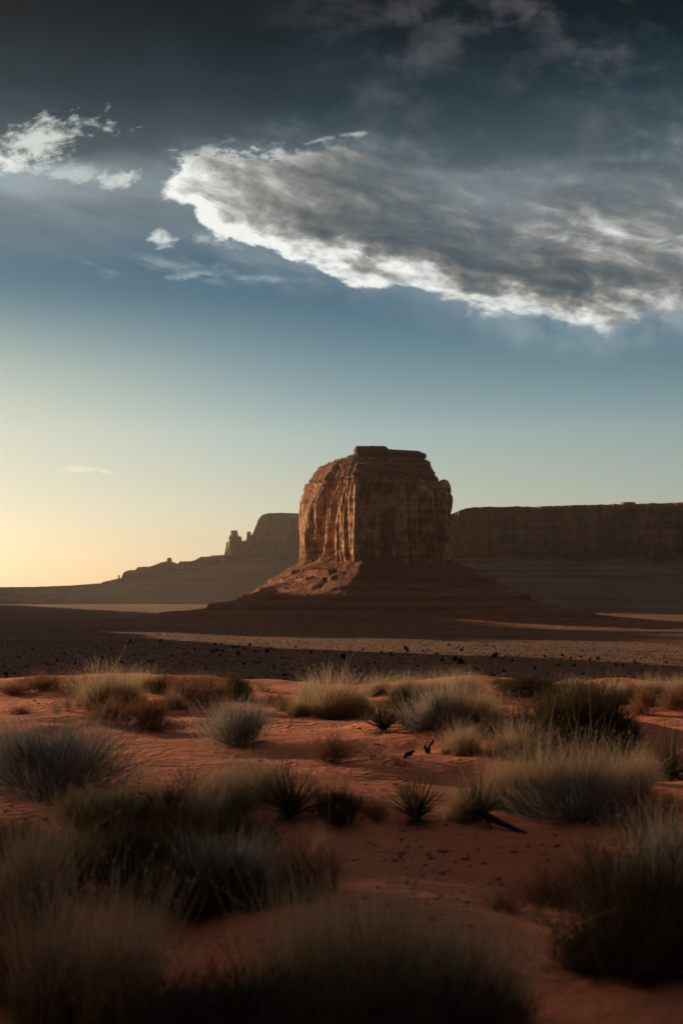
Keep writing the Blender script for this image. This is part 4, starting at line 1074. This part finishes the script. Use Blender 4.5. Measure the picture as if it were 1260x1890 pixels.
def build_plain_trees():
    protos = []
    for i in range(4):
        v, f = leafy(400 + i, 420, 1.3, 1.3, 1.05, .085)
        me = mesh_np('juniper_crown', v, f, False); attr(me, 'tint', np.repeat(np.random.RandomState(i).uniform(size=420), 4)); attr(me, 'along', np.zeros(420 * 4))
        protos.append(me)
    spots = [(105, 1222, 7, 6), (90, 1228, 4, 4), (222, 1228, 10, 9), (235, 1190, 5, 6), (239, 1187, 6, 8), (177, 1194, 5, 4), (120, 1209, 5, 5), (282, 1222, 5, 5), (162, 1243, 8, 6), (176, 1240, 6, 5),
             (12, 1247, 9, 6), (26, 1245, 5, 5), (297, 1185, 6, 5), (275, 1224, 6, 6), (397, 1192, 6, 5), (409, 1190, 4, 4), (389, 1204, 5, 6), (395, 1206, 7, 6), (402, 1202, 7, 4), (411, 1203, 6, 4), (431, 1197, 9, 6),
             (439, 1195, 7, 4), (441, 1210, 9, 8), (451, 1200, 6, 5), (462, 1192, 7, 5), (494, 1204, 9, 7), (502, 1199, 5, 4), (470, 1205, 6, 5), (407, 1211, 5, 4), (561, 1260, 14, 11), (526, 1249, 9, 5),
             (428, 1259, 16, 12), (575, 1206, 5, 5), (633, 1217, 9, 10), (646, 1203, 4, 3), (670, 1200, 4, 4), (705, 1206, 5, 4), (722, 1208, 7, 5), (749, 1200, 9, 7), (752, 1203, 5, 4), (780, 1203, 5, 4), (790, 1201, 5, 3),
             (804, 1209, 7, 5), (815, 1220, 9, 6), (840, 1220, 10, 8), (850, 1226, 12, 9), (848, 1222, 10, 7), (828, 1192, 5, 4), (850, 1202, 7, 5), (914, 1213, 13, 8), (945, 1222, 5, 4), (1005, 1213, 5, 5), (1030, 1230, 8, 5),
             (1036, 1212, 7, 6), (1052, 1218, 5, 5), (1058, 1230, 9, 6), (1070, 1214, 5, 4), (1087, 1219, 6, 4), (1102, 1218, 8, 6), (1135, 1230, 8, 5), (1149, 1231, 6, 6), (1170, 1225, 5, 4), (1186, 1240, 7, 4), (1228, 1224, 5, 5),
             (1120, 1258, 10, 6), (1150, 1262, 8, 5), (905, 1250, 14, 9), (672, 1252, 9, 6), (745, 1252, 8, 5), (60, 1200, 4, 4), (148, 1205, 4, 4), (205, 1199, 4, 4), (330, 1198, 5, 4), (345, 1208, 4, 4), (360, 1200, 5, 4), (316, 1212, 5, 4),
             (545, 1196, 5, 4), (520, 1215, 5, 4), (602, 1224, 6, 5), (655, 1232, 6, 4), (690, 1225, 5, 4), (770, 1232, 6, 5), (880, 1238, 6, 5), (930, 1240, 7, 5), (985, 1236, 6, 5), (1010, 1246, 7, 5), (1075, 1246, 6, 5), (1205, 1252, 7, 5),
             (560, 1240, 6, 4), (505, 1232, 5, 4), (450, 1228, 6, 4), (380, 1236, 6, 5), (310, 1240, 6, 5), (50, 1232, 6, 4), (140, 1226, 5, 4), (600, 1205, 4, 4), (35, 1215, 5, 4), (78, 1214, 4, 3), (190, 1216, 5, 4), (250, 1210, 4, 4)]
    first = {}
    for n, (px, py, w, h) in enumerate(spots):
        x, y, z = pix_plain(px, py); d = math.hypot(x, y)
        me = protos[n % 4]
        if n % 4 not in first:
            o = new_obj('juniper', me, JUNIPER); first[n % 4] = o
        else:
            o = first[n % 4].copy(); COL.objects.link(o)
        sw = w / FPX * d * .66; sh = h / FPX * d * 1.1
        o.location = (x, y, z - .1 * sh); o.scale = (sw, sw, sh); o.rotation_euler = (0, 0, random.uniform(0, 6.28))
        tag(o, 'small dark juniper, one of many dotted over the far plain', 'juniper', 'junipers dotted over the plain')
    # a clump of dark trees just past the crest
    for px, py, w, h, lab in ((902, 1281, 34, 34, 'dark round juniper rising just behind the sandy crest'), (931, 1280, 22, 26, 'smaller dark juniper hiding behind the crest beside the round one')):
        v = pix_ray(px, py - h / 2); dist = 40.0; p = CAM + v / v[1] * dist
        vv, f = leafy(410 + px, 2600, 1.3, 1.3, 1.05, .045)
        me = mesh_np('crest_juniper', vv, f, False); attr(me, 'tint', np.repeat(np.random.RandomState(px).uniform(size=2600), 4)); attr(me, 'along', np.zeros(2600 * 4))
        root = empty('juniper', (p[0], p[1], float(ground_h(p[0], p[1])) - .1))
        topz = (CAM + pix_ray(px, py - h) / pix_ray(px, py - h)[1] * dist)[2]
        H = topz - root.location.z; W = w / FPX * dist
        new_obj('crown', me, JUNIPER, root)
        tv, tf = tubes([(np.array([[0, 0, -.05], [.02, 0, .2], [.0, .03, .45], [.04, .02, .7]]), [.07, .055, .04, .02])], 8)
        tm = mesh_np('juniper_trunk', tv, tf); attr(tm, 'tint', np.full(len(tv), .3)); attr(tm, 'along', np.zeros(len(tv)))
        new_obj('trunk', tm, G_BARK, root)
        root.scale = (W * .62, W * .62, H / 1.02)
        tag(root, lab, 'juniper')
def build_scrub():
    r = np.random.RandomState(77); N = 60000
    d = 700.0 * (2700.0 / 700.0) ** (r.uniform(size=N) ** .8); a = np.radians(r.uniform(-16, 16, N))
    x, y = d * np.sin(a), d * np.cos(a)
    dens = fbm(x / 240, y / 160, 3.0, 3) + .55 * fbm(x / 45, y / 30, 6.0, 2)
    keep = (dens > r.uniform(-.75, .55, N)) & (np.hypot(x - BX, y - BY) > 330)
    x, y = x[keep], y[keep]; n = len(x)
    z = ground_h(x, y); s = r.uniform(.22, .62, n) * (1 + .6 * (r.uniform(size=n) > .9))
    base = np.array([[1, 0, 0], [.3, .95, 0], [-.8, .6, 0], [-.8, -.6, 0], [.3, -.95, 0], [.55, .2, .75], [-.3, .45, .85], [-.25, -.5, .7]])
    tri = np.array([[0, 1, 5], [1, 6, 5], [1, 2, 6], [2, 3, 6], [3, 7, 6], [3, 4, 7], [4, 0, 7], [0, 5, 7], [5, 6, 7]])
    v = base[None] * s[:, None, None] * r.uniform(.7, 1.35, (n, 8, 3)) * [1.15, 1.15, 1.0]
    th = r.uniform(0, 6.28, n); c, q = np.cos(th)[:, None], np.sin(th)[:, None]
    v = np.stack([v[..., 0] * c - v[..., 1] * q, v[..., 0] * q + v[..., 1] * c, v[..., 2]], -1) + np.stack([x, y, z - .05], -1)[:, None]
    f = tri[None] + (np.arange(n) * 8)[:, None, None]
    me = mesh_np('scrub', v.reshape(-1, 3), f.reshape(-1, 3), False)
    attr(me, 'tint', np.repeat(r.uniform(size=n), 8)); attr(me, 'along', np.zeros(n * 8))
    tag(new_obj('scrub', me, SCRUB), kind='stuff')
def build_debris():
    """bits of bark, clods and dead leaves strewn on the sand"""
    r = np.random.RandomState(31); pts = []
    def spray(cx, cy, sx, sy, n):
        for _ in range(n): pts.append((cx + r.normal() * sx, cy + r.normal() * sy))
    spray(770, 1590, 80, 32, 80); spray(860, 1640, 90, 40, 50); spray(60, 1495, 40, 14, 22); spray(700, 1375, 60, 18, 26); spray(630, 1345, 50, 10, 16)
    spray(760, 1425, 70, 14, 30); spray(980, 1560, 90, 30, 30); spray(460, 1420, 60, 20, 14); spray(280, 1400, 90, 30, 6); spray(1010, 1800, 60, 40, 16); spray(700, 1700, 50, 50, 16); spray(60, 1300, 50, 10, 8)
    V, F = [], []
    cube = np.array([[-1,-1,-1],[1,-1,-1],[1,1,-1],[-1,1,-1],[-1,-1,1],[1,-1,1],[1,1,1],[-1,1,1]], float) * 0.5
    qf = np.array([[0,3,2,1],[4,5,6,7],[0,1,5,4],[1,2,6,5],[2,3,7,6],[3,0,4,7]])
    for px, py in pts:
        if py > 1880: continue
        x, y, z = pix_ground(px, py)
        sc = .006 + min(r.exponential(.007), .018); q = cube * (1 + .35 * r.normal(size=(8, 3))) * sc * [r.uniform(1, 2.6), 1, .55]
        an = r.uniform(0, 6.3); c, s = math.cos(an), math.sin(an)
        q = q @ np.array([[c, -s, 0], [s, c, 0], [0, 0, 1]]) + [x, y, z + sc * .15]
        F.append(qf + 8 * len(V)); V.append(q)
    me = mesh_np('debris', np.concatenate(V), np.concatenate(F), False)
    attr(me, 'tint', np.full(8 * len(V), .3)); attr(me, 'along', np.zeros(8 * len(V)))
    tag(new_obj('debris', me, G_RUST), kind='stuff')
def build_dead_wood():
    def log(name, px, py, chains, label):
        x, y, z = pix_ground(px, py); v, f = tubes(chains, 8)
        v = v + np.random.RandomState(px).normal(size=v.shape) * .004
        me = mesh_np(name, v, f); attr(me, 'tint', np.random.RandomState(px).uniform(size=len(v)) * .4); attr(me, 'along', np.zeros(len(v)))
        o = new_obj(name, me, G_WOOD); o.location = (x, y, z); tag(o, label, name.replace('_', ' '))
    log('dead_wood', 754, 1400, [(np.array([[-.05, -.02, .01], [-.02, 0, .035], [.02, .01, .05], [.06, .02, .075]]), [.012, .022, .024, .008])], 'short dark chunk of dead wood lying on bare sand')
    log('dead_stump', 789, 1391, [(np.array([[0, 0, -.03], [.0, 0, .03], [.012, .01, .075], [.05, .02, .12], [.06, .02, .15]]), [.03, .026, .018, .014, .004]),
                                  (np.array([[0, 0, .0], [-.02, 0, .05], [-.03, .0, .09]]), [.018, .014, .004])], 'small dark forked stump sticking up from bare sand')
    log('fallen_stalk', 905, 1528, [(np.array([[-.18, .06, .10], [-.08, .03, .11], [0, 0, .07], [.08, -.03, .03], [.16, -.06, .0], [.24, -.1, -.02]]), [.012, .022, .024, .020, .014, .005]),
                                    (np.array([[-.04, .0, .10], [-.02, -.04, .05], [0, -.07, .0]]), [.014, .012, .005])], 'dark fallen yucca stalk sprawled on sand beside the brownish yucca')
def build_trailer():
    x, y, z = pix_plain(425, 1201.5); s = math.hypot(x, y) / FPX
    w, h, dp = 5.4 * s, 2.9 * s, 2.2
    root = empty('trailer', (x, y, z)); root.rotation_euler = (0, 0, -.25)
    white, nt, b = new_mat('white painted sheet'); b.inputs['Base Color'].default_value = (.8, .78, .74, 1)
    dark, nt, b = new_mat('dark opening'); b.inputs['Base Color'].default_value = (.03, .028, .026, 1)
    def box(name, lo, hi, mat, parent, bevel=.04):
        import bmesh
        bm = bmesh.new(); bmesh.ops.create_cube(bm, size=1.0)
        for v in bm.verts: v.co = Vector([(lo[i] + hi[i]) / 2 + v.co[i] * (hi[i] - lo[i]) for i in range(3)])
        bmesh.ops.bevel(bm, geom=bm.edges[:], offset=bevel, segments=2, affect='EDGES')
        me = bpy.data.meshes.new(name); bm.to_mesh(me); bm.free(); return new_obj(name, me, mat, parent)
    box('body', (-w / 2, -dp / 2, .45), (w / 2, dp / 2, h), white, root, .15)
    box('window', (-w * .3, -dp / 2 - .03, h * .55), (-w * .05, -dp / 2 + .05, h * .8), dark, root, .01)
    box('door', (w * .12, -dp / 2 - .02, .55), (w * .27, -dp / 2 + .05, h * .85), white, root, .01)
    for sx in (-.25, .25):
        vv, ff = tubes([(np.array([[sx * w, -dp / 2 + .05, .32], [sx * w, -dp / 2 + .25, .32]]), [.32, .32])], 14)
        new_obj('wheel', mesh_np('wheel', vv, ff), dark, root)
    tag(root, 'tiny white trailer parked among the junipers on the plain', 'trailer')
build_plain_trees()
build_scrub()
build_debris()
build_dead_wood()
build_trailer()

# ------------------------------------------------------------------ dusty air
def build_haze():
    lo, hi = np.array([-23000., -23000., -70.]), np.array([23000., 23000., 520.])
    c = (lo + hi) / 2; h = (hi - lo) / 2
    v = np.array([[-1,-1,-1],[1,-1,-1],[1,1,-1],[-1,1,-1],[-1,-1,1],[1,-1,1],[1,1,1],[-1,1,1]]) * h + c
    f = np.array([[0,3,2,1],[4,5,6,7],[0,1,5,4],[1,2,6,5],[2,3,7,6],[3,0,4,7]])
    me = mesh_np('haze', v, f, False)
    m = bpy.data.materials.new('dusty air'); m.use_nodes = True; nt = m.node_tree
    nt.nodes.remove(nt.nodes['Principled BSDF'])
    pv = nt.nodes.new('ShaderNodeVolumePrincipled')
    pv.inputs['Color'].default_value = (1.0, 0.84, 0.72, 1)
    pv.inputs['Density'].default_value = HAZE_DENSITY
    pv.inputs['Anisotropy'].default_value = 0.85
    nt.links.new(pv.outputs[0], nt.nodes['Material Output'].inputs['Volume'])
    o = new_obj('haze', me, m); tag(o, kind='stuff')
HAZE_DENSITY = 1.9e-5
build_haze()
